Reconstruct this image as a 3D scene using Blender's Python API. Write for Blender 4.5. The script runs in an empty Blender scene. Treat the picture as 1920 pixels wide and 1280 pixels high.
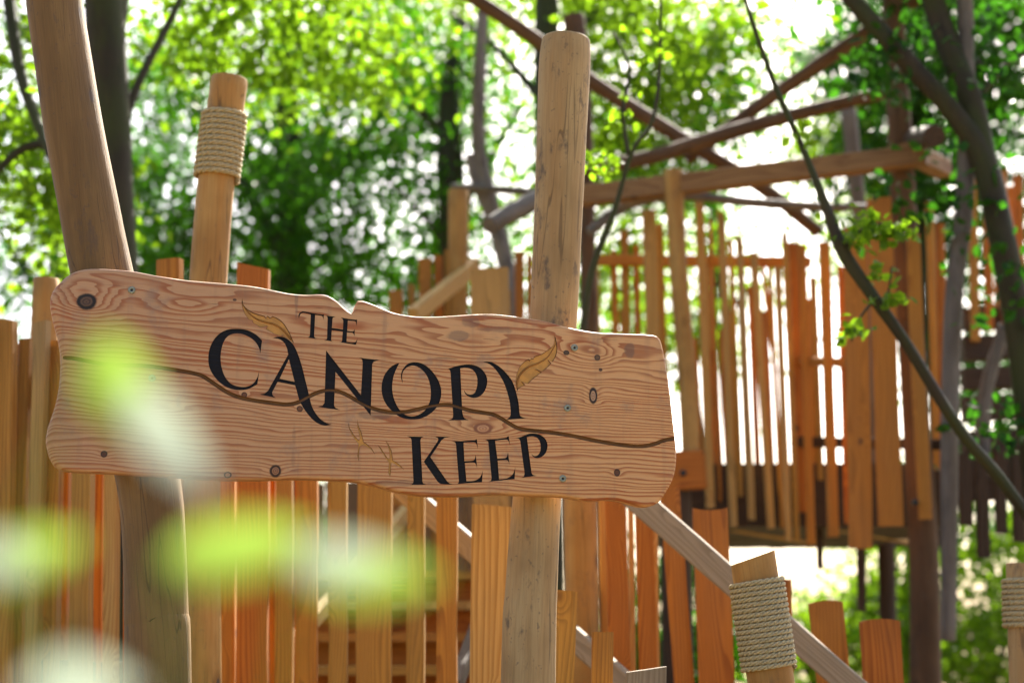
import bpy, bmesh, math, random
import numpy as np
from mathutils import Vector, Matrix

random.seed(7); rng = np.random.default_rng(11)
scene = bpy.context.scene
COL = scene.collection
R = math.radians

# ------------------------------------------------------------------ camera
FPX, CX, CY = 3200.0, 960.0, 640.0          # focal length in photo pixels (60 mm on 36 mm)
PITCH = R(10.0); CAMZ = 1.5
cd = bpy.data.cameras.new('camera'); cam = bpy.data.objects.new('camera', cd); COL.objects.link(cam)
cam.location = (0, 0, CAMZ); cam.rotation_euler = (R(90) + PITCH, 0, 0)
cd.sensor_width = 36; cd.lens = 60; cd.clip_start = 0.05; cd.clip_end = 2000
cd.dof.use_dof = True; cd.dof.focus_distance = 5.02; cd.dof.aperture_fstop = 1.75
scene.camera = cam

# ------------------------------------------------------------------ light
SUN_EL, SUN_AZ = R(43), R(15)                # azimuth measured from +Y (away from camera) towards +X
world = bpy.data.worlds.new('World'); scene.world = world; world.use_nodes = True
wn = world.node_tree; wn.nodes.clear()
sky = wn.nodes.new('ShaderNodeTexSky'); sky.sky_type = 'NISHITA'; sky.sun_disc = False
sky.sun_elevation = SUN_EL; sky.sun_rotation = SUN_AZ
sky.air_density = 0.8; sky.dust_density = 4.5; sky.ozone_density = 0.3
bg = wn.nodes.new('ShaderNodeBackground'); bg.inputs[1].default_value = 0.08
wo = wn.nodes.new('ShaderNodeOutputWorld')
wn.links.new(sky.outputs[0], bg.inputs[0]); wn.links.new(bg.outputs[0], wo.inputs[0])
sd = bpy.data.lights.new('sun', 'SUN'); sun = bpy.data.objects.new('sun', sd); COL.objects.link(sun)
sd.energy = 5.0; sd.angle = R(0.5); sd.color = (1.0, 0.93, 0.82)
sdir = Vector((math.sin(SUN_AZ)*math.cos(SUN_EL), math.cos(SUN_AZ)*math.cos(SUN_EL), math.sin(SUN_EL)))
sun.rotation_euler = sdir.to_track_quat('Z', 'Y').to_euler(); sun.location = (8, 8, 20)
vs = scene.view_settings
vs.view_transform = 'Standard'; vs.look = 'None'; vs.gamma = 1.0; vs.use_curve_mapping = False
vs.exposure = 2.45
scene.cycles.max_bounces = 8; scene.cycles.transmission_bounces = 6
scene.cycles.use_denoising = True

# ------------------------------------------------------------------ helpers
FW = Vector((0, math.cos(PITCH), math.sin(PITCH))); UP = Vector((0, -math.sin(PITCH), math.cos(PITCH)))
C0 = Vector((0, 0, CAMZ))
def ray(x, y): return FW + Vector((1, 0, 0))*((x-CX)/FPX) + UP*((CY-y)/FPX)
def P(x, y, Y):
    d = ray(x, y); return C0 + d*(Y/d.y)
def mpp(x, y, Y): return Y/ray(x, y).y/FPX      # metres per pixel there

def link(o, parent=None):
    COL.objects.link(o)
    if parent is not None: o.parent = parent
    return o
def thing(name, loc, label, cat, group=None):
    o = bpy.data.objects.new(name, None); o.location = loc; o.empty_display_size = 0.2
    COL.objects.link(o); o['label'] = label; o['category'] = cat
    if group: o['group'] = group
    return o
def put(name, me, mat, parent, M):
    """mesh object whose world matrix is M, child of parent (a translated Empty or another placed part)"""
    o = bpy.data.objects.new(name, me)
    if mat is not None and not me.materials: me.materials.append(mat)
    COL.objects.link(o)
    if parent is not None:
        o.parent = parent
        o.matrix_basis = WM(parent).inverted() @ M
    else:
        o.matrix_basis = M
    return o
def WM(o):
    m = o.matrix_basis.copy()
    while o.parent is not None:
        o = o.parent; m = o.matrix_basis @ m
    return m
def mesh(name, vs_, fs, smooth=False):
    me = bpy.data.meshes.new(name); me.from_pydata([tuple(v) for v in vs_], [], fs); me.update()
    if smooth: me.polygons.foreach_set('use_smooth', [True]*len(me.polygons))
    return me
def frame(a, b, xdir=None):
    """matrix with origin a, local z towards b, local x near xdir"""
    z = (b-a).normalized(); x = Vector(xdir) if xdir is not None else (Vector((1,0,0)) if abs(z.x) < 0.8 else Vector((0,0,1)))
    x = (x - z*x.dot(z)).normalized(); y = z.cross(x)
    M = Matrix((x, y, z)).transposed().to_4x4(); M.translation = a
    return M
def catmull(pts, n=8, closed=False):
    pts = [Vector(p) for p in pts]; out = []; N = len(pts)
    if N < 3: return pts
    segs = N if closed else N-1
    for i in range(segs):
        if closed: p0, p1, p2, p3 = pts[i-1], pts[i], pts[(i+1) % N], pts[(i+2) % N]
        else: p0, p1, p2, p3 = pts[max(i-1,0)], pts[i], pts[i+1], pts[min(i+2,N-1)]
        for k in range(n):
            t = k/n
            out.append(0.5*((2*p1) + (p2-p0)*t + (2*p0-5*p1+4*p2-p3)*t*t + (3*p1-p0-3*p2+p3)*t**3))
    if not closed: out.append(pts[-1])
    return out

# ------------------------------------------------------------------ shader expressions
class NT:
    def __init__(s, name):
        s.mat = bpy.data.materials.new(name); s.mat.use_nodes = True
        s.t = s.mat.node_tree; s.t.nodes.clear()
        s.out = s.n('ShaderNodeOutputMaterial')
    def n(s, typ, **kw):
        nd = s.t.nodes.new(typ)
        for k, v in kw.items(): setattr(nd, k, v)
        return nd
    def set(s, inp, v):
        if isinstance(v, bpy.types.NodeSocket): s.t.links.new(v, inp)
        else:
            if inp.type == 'RGBA' and len(v) == 3: v = (*v, 1)
            inp.default_value = v
    def m(s, op, *a, clamp=False):
        nd = s.n('ShaderNodeMath', operation=op, use_clamp=clamp)
        for i, v in enumerate(a): s.set(nd.inputs[i], v)
        return nd.outputs[0]
    def add(s, *a):
        r = a[0]
        for b in a[1:]: r = s.m('ADD', r, b)
        return r
    def mul(s, a, b): return s.m('MULTIPLY', a, b)
    def sub(s, a, b): return s.m('SUBTRACT', a, b)
    def smooth(s, v, a, b, lo=0.0, hi=1.0):
        nd = s.n('ShaderNodeMapRange', interpolation_type='SMOOTHSTEP')
        for i, q in enumerate((v, a, b, lo, hi)): s.set(nd.inputs[i], q)
        return nd.outputs[0]
    def mix(s, f, a, b, blend='MIX'):
        nd = s.n('ShaderNodeMix', data_type='RGBA', blend_type=blend)
        s.set(nd.inputs[0], f); s.set(nd.inputs[6], a); s.set(nd.inputs[7], b); return nd.outputs[2]
    def coords(s): return s.n('ShaderNodeTexCoord').outputs['Object']
    def sep(s, v):
        nd = s.n('ShaderNodeSeparateXYZ'); s.set(nd.inputs[0], v); return nd.outputs
    def comb(s, x, y, z):
        nd = s.n('ShaderNodeCombineXYZ')
        for i, v in enumerate((x, y, z)): s.set(nd.inputs[i], v)
        return nd.outputs[0]
    def noise(s, v, scale, detail=3, rough=0.55):
        nd = s.n('ShaderNodeTexNoise'); s.set(nd.inputs['Vector'], v)
        nd.inputs['Scale'].default_value = scale; nd.inputs['Detail'].default_value = detail; nd.inputs['Roughness'].default_value = rough
        return nd.outputs['Fac']
    def principled(s, col, rough=0.7, bump=None, bs=0.3, bd=0.01, spec=0.3, metal=0.0):
        p = s.n('ShaderNodeBsdfPrincipled'); s.set(p.inputs['Base Color'], col); s.set(p.inputs['Roughness'], rough)
        p.inputs['Specular IOR Level'].default_value = spec; p.inputs['Metallic'].default_value = metal
        if bump is not None:
            b = s.n('ShaderNodeBump'); b.inputs['Strength'].default_value = bs; b.inputs['Distance'].default_value = bd
            s.set(b.inputs['Height'], bump); s.t.links.new(b.outputs[0], p.inputs['Normal'])
        return p.outputs[0]
    def done(s, shader): s.t.links.new(shader, s.out.inputs['Surface']); return s.mat

def mat_board(name, light, dark, freq=55, alt=None, weather=0.25, wcol=(0.25,0.22,0.17), knots=True):
    """sawn softwood, grain along local z"""
    t = NT(name); c = t.coords(); x, y, z = t.sep(c)
    rnd = t.n('ShaderNodeObjectInfo').outputs['Random']; off = t.mul(rnd, 37.0)
    v1 = t.comb(t.add(t.mul(x, 5.0), off), t.mul(y, 5.0), t.add(t.mul(z, 0.55), off))
    warp = t.noise(v1, 1.0, 2)
    g = t.add(t.mul(t.add(x, t.mul(y, 0.7)), freq), t.mul(warp, 16.0), t.mul(rnd, 9.0))
    kd = None
    if knots:
        vo = t.n('ShaderNodeTexVoronoi', feature='F1'); vo.inputs['Scale'].default_value = 1.0
        t.set(vo.inputs['Vector'], t.comb(t.add(t.mul(x, 6.0), off), t.mul(y, 1.5), t.add(t.mul(z, 3.1), off)))
        kd = vo.outputs['Distance']
        g = t.add(g, t.mul(t.smooth(kd, 0.34, 0.02), 4.0))
    fr = t.m('FRACT', g)
    late = t.mul(t.smooth(fr, 0.25, 0.92), t.smooth(fr, 1.0, 0.95))
    fib = t.noise(t.comb(t.add(t.mul(x, 260.0), off), t.mul(y, 260.0), t.mul(z, 5.0)), 1.0, 2)
    base = t.mix(t.mul(late, 0.75), light, dark)
    if alt is not None: base = t.mix(t.smooth(rnd, 0.2, 0.9), base, t.mix(t.mul(late, 0.7), alt, tuple(q*0.6 for q in alt)))
    base = t.mix(t.smooth(fib, 0.3, 0.75, 0.0, 0.28), base, tuple(q*0.45 for q in dark))
    if kd is not None:
        base = t.mix(t.smooth(kd, 0.10, 0.05, 0.0, 0.85), base, (0.07, 0.03, 0.015))
    w = t.noise(t.comb(t.add(t.mul(x, 3.0), off), t.mul(y, 3.0), t.add(t.mul(z, 0.9), off)), 1.4, 4)
    base = t.mix(t.smooth(w, 0.45, 0.75, 0.0, weather), base, wcol)
    gzz = t.sep(t.n('ShaderNodeTexCoord').outputs['Generated'])[2]
    base = t.mix(t.smooth(t.add(gzz, t.mul(t.sub(w, 0.5), 0.25)), 0.88, 1.0, 0.0, 0.35), base, tuple(q*0.35 for q in light))
    return t.done(t.principled(base, 0.72, t.add(t.mul(late, -0.5), t.mul(fib, 0.6)), 0.25, 0.004))

def mat_log(name, a, b, dirt=(0.06,0.05,0.045), dirtamt=0.7, rings=True, moss=None):
    """peeled round timber, streaks along local z"""
    t = NT(name); c = t.coords(); x, y, z = t.sep(c)
    rnd = t.n('ShaderNodeObjectInfo').outputs['Random']; off = t.mul(rnd, 53.0)
    st = t.noise(t.comb(t.add(t.mul(x, 17.0), off), t.mul(y, 17.0), t.add(t.mul(z, 1.3), off)), 1.0, 4, 0.6)
    big = t.noise(t.comb(t.add(x, off), y, t.add(t.mul(z, 0.7), off)), 5.0, 3)
    fib = t.noise(t.comb(t.mul(x, 150.0), t.mul(y, 150.0), t.add(t.mul(z, 6.0), off)), 1.0, 3)
    base = t.mix(t.smooth(st, 0.3, 0.7), a, b)
    base = t.mix(t.smooth(big, 0.42, 0.72, 0.0, 0.55), base, tuple(q*0.55 for q in b))
    base = t.mix(t.smooth(fib, 0.35, 0.8, 0.0, 0.3), base, tuple(q*0.4 for q in b))
    sp = t.noise(t.comb(t.add(t.mul(x, 9.0), off), t.mul(y, 9.0), t.add(t.mul(z, 4.0), off)), 1.5, 6, 0.72)
    base = t.mix(t.smooth(sp, 0.55, 0.66, 0.0, dirtamt), base, dirt)
    fl = t.noise(c, 60.0, 2, 0.5)
    base = t.mix(t.smooth(fl, 0.66, 0.72, 0.0, dirtamt*0.7), base, dirt)
    ck = t.noise(t.comb(t.add(t.mul(x, 14.0), off), t.mul(y, 14.0), t.add(t.mul(z, 0.55), off)), 1.0, 2)
    cm = t.noise(t.comb(t.add(x, off), y, z), 2.3, 1)
    cl = t.mul(t.smooth(t.m('ABSOLUTE', t.sub(ck, 0.5)), 0.008, 0.003), t.smooth(cm, 0.45, 0.55))
    base = t.mix(t.mul(cl, 0.5), base, (0.035, 0.022, 0.014))
    vo = t.n('ShaderNodeTexVoronoi', feature='F1'); vo.inputs['Scale'].default_value = 1.0
    t.set(vo.inputs['Vector'], t.comb(t.add(t.mul(x, 7.0), off), t.mul(y, 7.0), t.add(t.mul(z, 3.4), off)))
    kd = t.add(vo.outputs['Distance'], t.mul(t.sub(sp, 0.5), 0.12))
    base = t.mix(t.smooth(kd, 0.22, 0.10, 0.0, 0.6), base, tuple(q*0.5 for q in b))
    base = t.mix(t.smooth(kd, 0.10, 0.06, 0.0, 0.8), base, dirt)
    if moss is not None:
        mo = t.noise(t.comb(t.add(x, off), y, t.mul(z, 0.5)), 4.0, 5, 0.65)
        base = t.mix(t.smooth(mo, 0.35, 0.65), base, moss)
    return t.done(t.principled(base, 0.75, t.add(t.mul(fib, 0.5), st, t.mul(cl, -1.0)), 0.35, 0.01))

def mat_plain(name, col, rough=0.6, metal=0.0, spec=0.3, var=0.15, scale=30.0):
    t = NT(name); n = t.noise(t.coords(), scale, 4)
    c = t.mix(t.smooth(n, 0.3, 0.75, 0.0, 1.0), tuple(q*(1+var) for q in col), tuple(q*(1-var*2) for q in col))
    return t.done(t.principled(c, rough, n, 0.15, 0.002, spec, metal))

def mat_leaf(name, cols, trans, gloss=0.35, tw=0.5, tvar=0.5):
    t = NT(name); g = t.n('ShaderNodeNewGeometry'); r = g.outputs['Random Per Island']
    ramp = t.n('ShaderNodeValToRGB'); t.set(ramp.inputs[0], r)
    el = ramp.color_ramp.elements; el[0].color = (*cols[0], 1); el[1].color = (*cols[-1], 1)
    for i, q in enumerate(cols[1:-1]):
        e = el.new((i+1)/(len(cols)-1)); e.color = (*q, 1)
    p = t.n('ShaderNodeBsdfPrincipled'); t.set(p.inputs['Base Color'], ramp.outputs[0])
    p.inputs['Roughness'].default_value = gloss; p.inputs['Specular IOR Level'].default_value = 0.18
    tr = t.n('ShaderNodeBsdfTranslucent')
    t.set(tr.inputs[0], t.mix(t.smooth(r, 0.0, 1.0, 0.0, tvar), trans, tuple(q*0.45 for q in trans)))
    mx = t.n('ShaderNodeMixShader'); mx.inputs[0].default_value = tw
    t.t.links.new(p.outputs[0], mx.inputs[1]); t.t.links.new(tr.outputs[0], mx.inputs[2])
    return t.done(mx.outputs[0])

M_larch = mat_board('larch board', (0.44,0.19,0.026), (0.22,0.07,0.008), 60, alt=(0.38,0.21,0.04), weather=0.35, wcol=(0.17,0.095,0.035))
M_red = mat_board('red larch board', (0.43,0.14,0.016), (0.22,0.052,0.005), 60, alt=(0.42,0.165,0.022), weather=0.25, wcol=(0.2,0.11,0.05))
M_pale = mat_board('pale sawn board', (0.46,0.28,0.085), (0.28,0.14,0.03), 50, alt=(0.38,0.24,0.075), weather=0.35, wcol=(0.28,0.24,0.17))
M_brown = mat_board('brown beam timber', (0.24,0.135,0.055), (0.13,0.06,0.02), 50, weather=0.4, wcol=(0.12,0.09,0.06))
M_grey = mat_board('weathered board', (0.29,0.235,0.16), (0.19,0.145,0.09), 45, weather=0.5, wcol=(0.2,0.18,0.15))
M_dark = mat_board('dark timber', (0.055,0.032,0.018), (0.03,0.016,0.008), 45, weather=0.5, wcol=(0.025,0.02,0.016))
M_logpale = mat_log('peeled pale log', (0.36,0.26,0.125), (0.31,0.195,0.08))
M_logbrown = mat_log('peeled brown log', (0.125,0.07,0.024), (0.19,0.113,0.04), dirt=(0.07,0.05,0.04), dirtamt=0.5)
M_loghoney = mat_log('honey coloured log', (0.38,0.235,0.075), (0.33,0.165,0.04), dirtamt=0.25)
M_loggrey = mat_log('weathered grey log', (0.16,0.145,0.13), (0.09,0.078,0.066), dirtamt=0.4)
M_logred = mat_log('reddish brown log', (0.12,0.066,0.032), (0.075,0.04,0.018), dirtamt=0.4)
M_bark = mat_log('mossy bark', (0.042,0.032,0.018), (0.022,0.018,0.010), dirt=(0.012,0.010,0.007), dirtamt=0.8, moss=(0.028,0.036,0.007))
M_barkgrey = mat_log('grey bark', (0.20,0.18,0.16), (0.13,0.115,0.10), dirt=(0.04,0.035,0.03), dirtamt=0.7)
M_rope = mat_plain('natural rope', (0.37,0.315,0.18), 0.85, scale=220.0, var=0.25)
def mat_black():
    t = NT('black paint'); x, y, z = t.sep(t.coords())
    g = t.noise(t.comb(t.mul(x, 10.0), t.mul(y, 60.0), t.mul(t.add(z, t.mul(x, 0.06)), 260.0)), 1.0, 3)
    w = t.noise(t.coords(), 45.0, 5, 0.7)
    c = t.mix(t.smooth(g, 0.45, 0.75, 0.0, 0.6), (0.005,0.005,0.007), (0.014,0.014,0.018))
    c = t.mix(t.smooth(w, 0.70, 0.76, 0.0, 0.5), c, (0.12,0.07,0.04))
    return t.done(t.principled(c, 0.5, g, 0.5, 0.003, 0.15))
M_black = mat_black()
M_shaft = mat_plain('brown gold ridge', (0.24,0.10,0.014), 0.5)
M_goldedge = mat_plain('dark gold edge', (0.10,0.042,0.010), 0.6)
M_gold = mat_plain('gold paint', (0.44,0.205,0.02), 0.42, spec=0.5, scale=40, var=0.12)
M_groove = mat_plain('stained groove', (0.11,0.048,0.011), 0.55, scale=30, var=0.15)
M_screw = mat_plain('galvanised steel', (0.22,0.24,0.19), 0.5, metal=0.4, scale=120)
M_bolt = mat_plain('black bolt', (0.02,0.02,0.02), 0.5, scale=50)
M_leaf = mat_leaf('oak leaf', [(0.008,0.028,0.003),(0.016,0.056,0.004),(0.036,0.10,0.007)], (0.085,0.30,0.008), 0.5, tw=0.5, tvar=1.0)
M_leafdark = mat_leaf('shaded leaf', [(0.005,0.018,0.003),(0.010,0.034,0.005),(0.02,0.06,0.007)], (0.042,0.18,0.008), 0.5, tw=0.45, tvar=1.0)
M_leafyel = mat_leaf('young leaf', [(0.02,0.068,0.004),(0.04,0.105,0.006),(0.07,0.16,0.01)], (0.26,0.48,0.014), 0.5, tw=0.55, tvar=1.0)
M_near = mat_leaf('near leaf', [(0.085,0.165,0.022),(0.085,0.165,0.022)], (0.19,0.30,0.042), 0.4, tw=0.5, tvar=0.0)
M_leafsheen = mat_leaf('leaf with sky sheen', [(0.42,0.47,0.40),(0.42,0.47,0.40)], (0.36,0.44,0.32), tw=0.3, tvar=0.0)  # white sky reflection on the leaves, put into a pale base colour

# ------------------------------------------------------------------ board / log / rope builders
def board(parent, xt, yt, xb, yb, w, Y, mat, th=0.045, yaw=0.0, top=0, wb=None, ground=False, name='board', Yb=None, wob=1.0, amt=None):
    """top centre pixel (xt,yt), a lower pixel (xb,yb) on the axis, width w px; ground=True runs it on down to the ground.
    top: 0 flat, positive/negative slant, 'v' convex, 'c' concave"""
    a = P(xb, yb, Yb or Y); b = P(xt, yt, Y)
    W = w*mpp(xt, yt, Y); WB = (wb or w)*mpp(xb, yb, Yb or Y)
    if ground:
        f = (a.z - 0.01)/(b.z - a.z); WB = WB + (WB-W)*f*0.4; a = a - (b-a)*f
    L = (b-a).length
    xs = [-0.5, -0.3, 0.0, 0.3, 0.5]
    n = max(4, min(9, int(L/0.35)))
    vs_, fs = [], []
    lo = [random.uniform(-.035, .035)*wob for _ in range(n+1)]; ro = [random.uniform(-.035, .035)*wob for _ in range(n+1)]
    bow = random.uniform(-.05, .05)*wob; ch = min(0.006, th*0.2)/W
    sl = top if isinstance(top, (int, float)) else 0
    ph = random.uniform(.2, .35) if amt is None else amt
    for i in range(n+1):
        t = i/n; ww = WB + (W-WB)*t; cx = bow*math.sin(math.pi*t)*W
        for side in (0, 1):
            for k in (range(5) if side == 0 else range(4, -1, -1)):
                q = xs[k]
                e = (lo[i] if q < 0 else ro[i])*abs(q)*2
                X = cx + (q + e*(1 if q > 0 else -1))*ww
                yy = th/2 - (ch*W if abs(q) == 0.5 else 0)
                z = L*t
                if i == n:
                    if top == 'v': z += ph*W*(0.5-2*q*q*0.9) - 0.004
                    elif top == 'c': z += -ph*W*(0.5-2*q*q)
                    else: z += sl*q*W
                vs_.append((X, -yy if side == 0 else yy, z))
    for i in range(n):
        for k in range(10):
            k2 = (k+1) % 10
            fs.append((i*10+k, i*10+k2, (i+1)*10+k2, (i+1)*10+k))
    for i, fl in ((0, True), (n, False)):
        for k in range(4):
            f = [i*10+k, i*10+k+1, i*10+8-k, i*10+9-k]
            fs.append(tuple(reversed(f)) if fl else tuple(f))
    return put(name, mesh(name, vs_, fs), mat, parent, frame(a, b, (math.cos(yaw), math.sin(yaw), 0)))

def tube(pts, rad, sides=18, wob=0.03, caps=True, step=None, seed=None):
    """verts and faces of a tapering tube through pts"""
    rr = random.Random(seed if seed is not None else random.random())
    n = len(pts); vs_, fs = [], []
    ph = [rr.uniform(0, 6.28) for _ in range(4)]
    prev = None; cum = 0
    for i, p in enumerate(pts):
        d = (pts[min(i+1, n-1)] - pts[max(i-1, 0)]).normalized()
        if prev is None:
            prev = Vector((1,0,0)) if abs(d.x) < 0.8 else Vector((0,1,0))
        x = (prev - d*prev.dot(d)).normalized(); y = d.cross(x); prev = x
        if i: cum += (pts[i]-pts[i-1]).length
        for k in range(sides):
            a = 2*math.pi*k/sides
            r = rad[i]*(1 + wob*(math.sin(2*a+ph[0]+cum*1.7) + 0.7*math.sin(3*a+ph[1]-cum*2.9) + 0.8*math.sin(cum*4.1+ph[2]+a)))
            vs_.append(p + x*(math.cos(a)*r) + y*(math.sin(a)*r))
    for i in range(n-1):
        for k in range(sides):
            k2 = (k+1) % sides
            fs.append((i*sides+k, i*sides+k2, (i+1)*sides+k2, (i+1)*sides+k))
    if caps:
        fs.append(tuple(reversed(range(sides)))); fs.append(tuple((n-1)*sides+k for k in range(sides)))
    return vs_, fs

def log(parent, name, pts, rad, mat, sides=18, wob=0.03, n=6, world=False):
    """pts in world space, radii in metres per control point"""
    cp = [Vector((*p, 0)) if len(p) == 2 else Vector(p) for p in pts]
    if len(cp) == 2: cp = [cp[0], (cp[0]+cp[1])/2, cp[1]]; rad = [rad[0], (rad[0]+rad[-1])/2, rad[-1]]
    q = catmull(cp, n); rs = [v.x for v in catmull([Vector((r, 0, 0)) for r in rad], n)]
    M = frame(cp[0], cp[-1]); Mi = M.inverted()
    loc = [Mi @ p for p in q]
    # a worn rim: short chamfer rings at both ends
    e0 = (loc[1]-loc[0]).normalized(); e1 = (loc[-1]-loc[-2]).normalized()
    c0 = rs[0]*0.06; c1 = rs[-1]*0.06
    loc = [loc[0], loc[0]+e0*c0] + loc[1:-1] + [loc[-1]-e1*c1, loc[-1]]
    rs = [rs[0]*0.95, rs[0]] + rs[1:-1] + [rs[-1], rs[-1]*0.95]
    v, f = tube(loc, rs, sides, wob)
    me = mesh(name, v, f, True)
    me.set_sharp_from_angle(angle=R(40))
    return put(name, me, mat, parent, M)

def logpx(parent, name, ppts, mat, sides=16, wob=0.03, n=6, ground=False):
    """ppts: (x, y, Y, diameter px)"""
    pts = [P(x, y, Y) for x, y, Y, d in ppts]; rad = [d*0.5*mpp(x, y, Y) for x, y, Y, d in ppts]
    if ground:                                   # first point is the lowest seen: run on to the ground
        a, b = pts[0], pts[1]; d = (a-b); k = (a.z+0.03)/max(1e-3, -d.z)
        pts = [a + Vector((d.x*k*0.5, d.y*k*0.5, d.z*k))] + pts; rad = [rad[0]*1.05] + rad
    return log(parent, name, pts, rad, mat, sides, wob, n)

def rope(parent, M, r0, r1, z0, z1, turns, rr, sides=5, tilt=0.0, tilt_dir=0.0):
    """laid rope (three strands) wound round a post whose axis is local z of M"""
    vs_, fs = [], []
    steps = turns*150
    s_r = rr*0.52; pitch = rr*7.6
    Ltot = turns*2*math.pi*(r0+rr)
    for s in range(3):
        pts = []
        for i in range(steps+1):
            u = i/steps; a = u*turns*2*math.pi
            rad = r0+(r1-r0)*u + rr
            tw = 2*math.pi*(u*Ltot/pitch) + s*2*math.pi/3
            er = Vector((math.cos(a), math.sin(a), 0))
            z = z0 + (z1-z0)*u + tilt*rad*math.cos(a-tilt_dir)
            pts.append(er*(rad + math.cos(tw)*rr*0.52) + Vector((0, 0, z + math.sin(tw)*rr*0.52)))
        v, f = tube(pts, [s_r]*len(pts), sides, 0.0)
        o = len(vs_); vs_ += v; fs += [tuple(k+o for k in ff) for ff in f]
    return put('rope', mesh('rope', vs_, fs, True), M_rope, parent, M)

# ------------------------------------------------------------------ ground
def ground():
    t = NT('bark mulch and grass'); c = t.coords()
    a = t.noise(c, 0.35, 5); b = t.noise(c, 14.0, 5, 0.7)
    col = t.mix(t.smooth(b, 0.3, 0.7), (0.25,0.155,0.078), (0.14,0.085,0.042))
    col = t.mix(t.smooth(a, 0.50, 0.62), col, t.mix(b, (0.05,0.10,0.02), (0.09,0.15,0.03)))
    m = t.done(t.principled(col, 0.9, b, 0.6, 0.05, 0.1))
    n = 60; S = 600.0; vs_, fs = [], []
    for j in range(n+1):
        for i in range(n+1):
            x = -S + 2*S*i/n; y = -S + 2*S*j/n
            vs_.append((x, y, 0.0))
    for j in range(n):
        for i in range(n): k = j*(n+1)+i; fs.append((k, k+1, k+n+2, k+n+1))
    o = put('ground', mesh('ground', vs_, fs), m, None, Matrix.Identity(4)); o['kind'] = 'structure'
ground()

# ------------------------------------------------------------------ the carved sign
YAW = R(10.0)
SO = P(680, 720, 5.0)
SU = Vector((math.cos(YAW), math.sin(YAW), 0)); SN = Vector((-math.sin(YAW), math.cos(YAW), 0))
SM = Matrix((SU, SN, Vector((0,0,1)))).transposed().to_4x4(); SM.translation = SO
def sp(x, y):
    """photo pixel -> (s, t) on the sign's front plane"""
    d = ray(x, y); k = (SO-C0).dot(SN)/d.dot(SN); q = C0 + d*k - SO
    return Vector((q.dot(SU), q.z, 0))
SPX = 1.0/(sp(681, 720) - sp(680, 720)).length      # pixels per metre

OUT = [(94,554),(100,540),(110,529),(125,516),(145,507),(170,503),(207,504),(250,508),(287,515),(325,521),(355,525),(425,531),(480,537),
 (540,549),(572,552),(600,551),(616,554),(632,564),(645,576),(654,584),(659,587),(663,584),(666,572),(671,563),(684,564),(710,574),(740,586),
 (775,592),(812,593),(850,591),(900,588),(937,589),(992,596),(1025,602),(1055,610),(1080,616),(1125,623),(1180,625),(1220,627),(1233,630),
 (1240,640),(1246,665),(1253,707),(1259,755),(1264,800),(1268,835),(1269,862),(1266,885),(1260,903),(1250,921),(1238,939),(1222,948),(1203,948),
 (1183,943),(1157,937),(1137,936),(1108,938),(1085,935),(1052,930),(1000,928),(931,926),(869,929),(806,929),(769,925),(737,919),(706,910),
 (666,902),(619,899),(556,897),(478,899),(400,898),(309,892),(219,887),(140,883),(115,880),(100,872),(90,854),(84,828),(87,803),(96,778),
 (105,749),(111,710),(112,674),(107,638),(98,602),(93,573)]

def resample(p, n):
    L = [0]
    q = p + [p[0]]
    for i in range(len(p)): L.append(L[-1] + (q[i+1]-q[i]).length)
    out = []; j = 0
    for k in range(n):
        d = L[-1]*k/n
        while L[j+1] < d: j += 1
        out.append(q[j].lerp(q[j+1], (d-L[j])/max(1e-9, L[j+1]-L[j])))
    return out

from mathutils.geometry import tessellate_polygon
def prism(loops, y0, y1):
    """closed solid from 2D loops (outer + holes) between local depths y0 and y1"""
    flat = [p for l in loops for p in l]; n = len(flat)
    tris = tessellate_polygon([[Vector((p.x, p.y, 0)) for p in l] for l in loops])
    vs_ = [(p.x, y0, p.y) for p in flat] + [(p.x, y1, p.y) for p in flat]
    fs = [tuple(t) for t in tris] + [tuple(i+n for i in reversed(t)) for t in tris]
    o = 0
    for l in loops:
        for i in range(len(l)):
            a, b = o+i, o+(i+1) % len(l)
            fs.append((a, b, b+n, a+n))
        o += len(l)
    me = mesh('prism', vs_, fs)
    bm = bmesh.new(); bm.from_mesh(me); bmesh.ops.recalc_face_normals(bm, faces=bm.faces); bm.to_mesh(me); bm.free()
    return me

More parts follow.
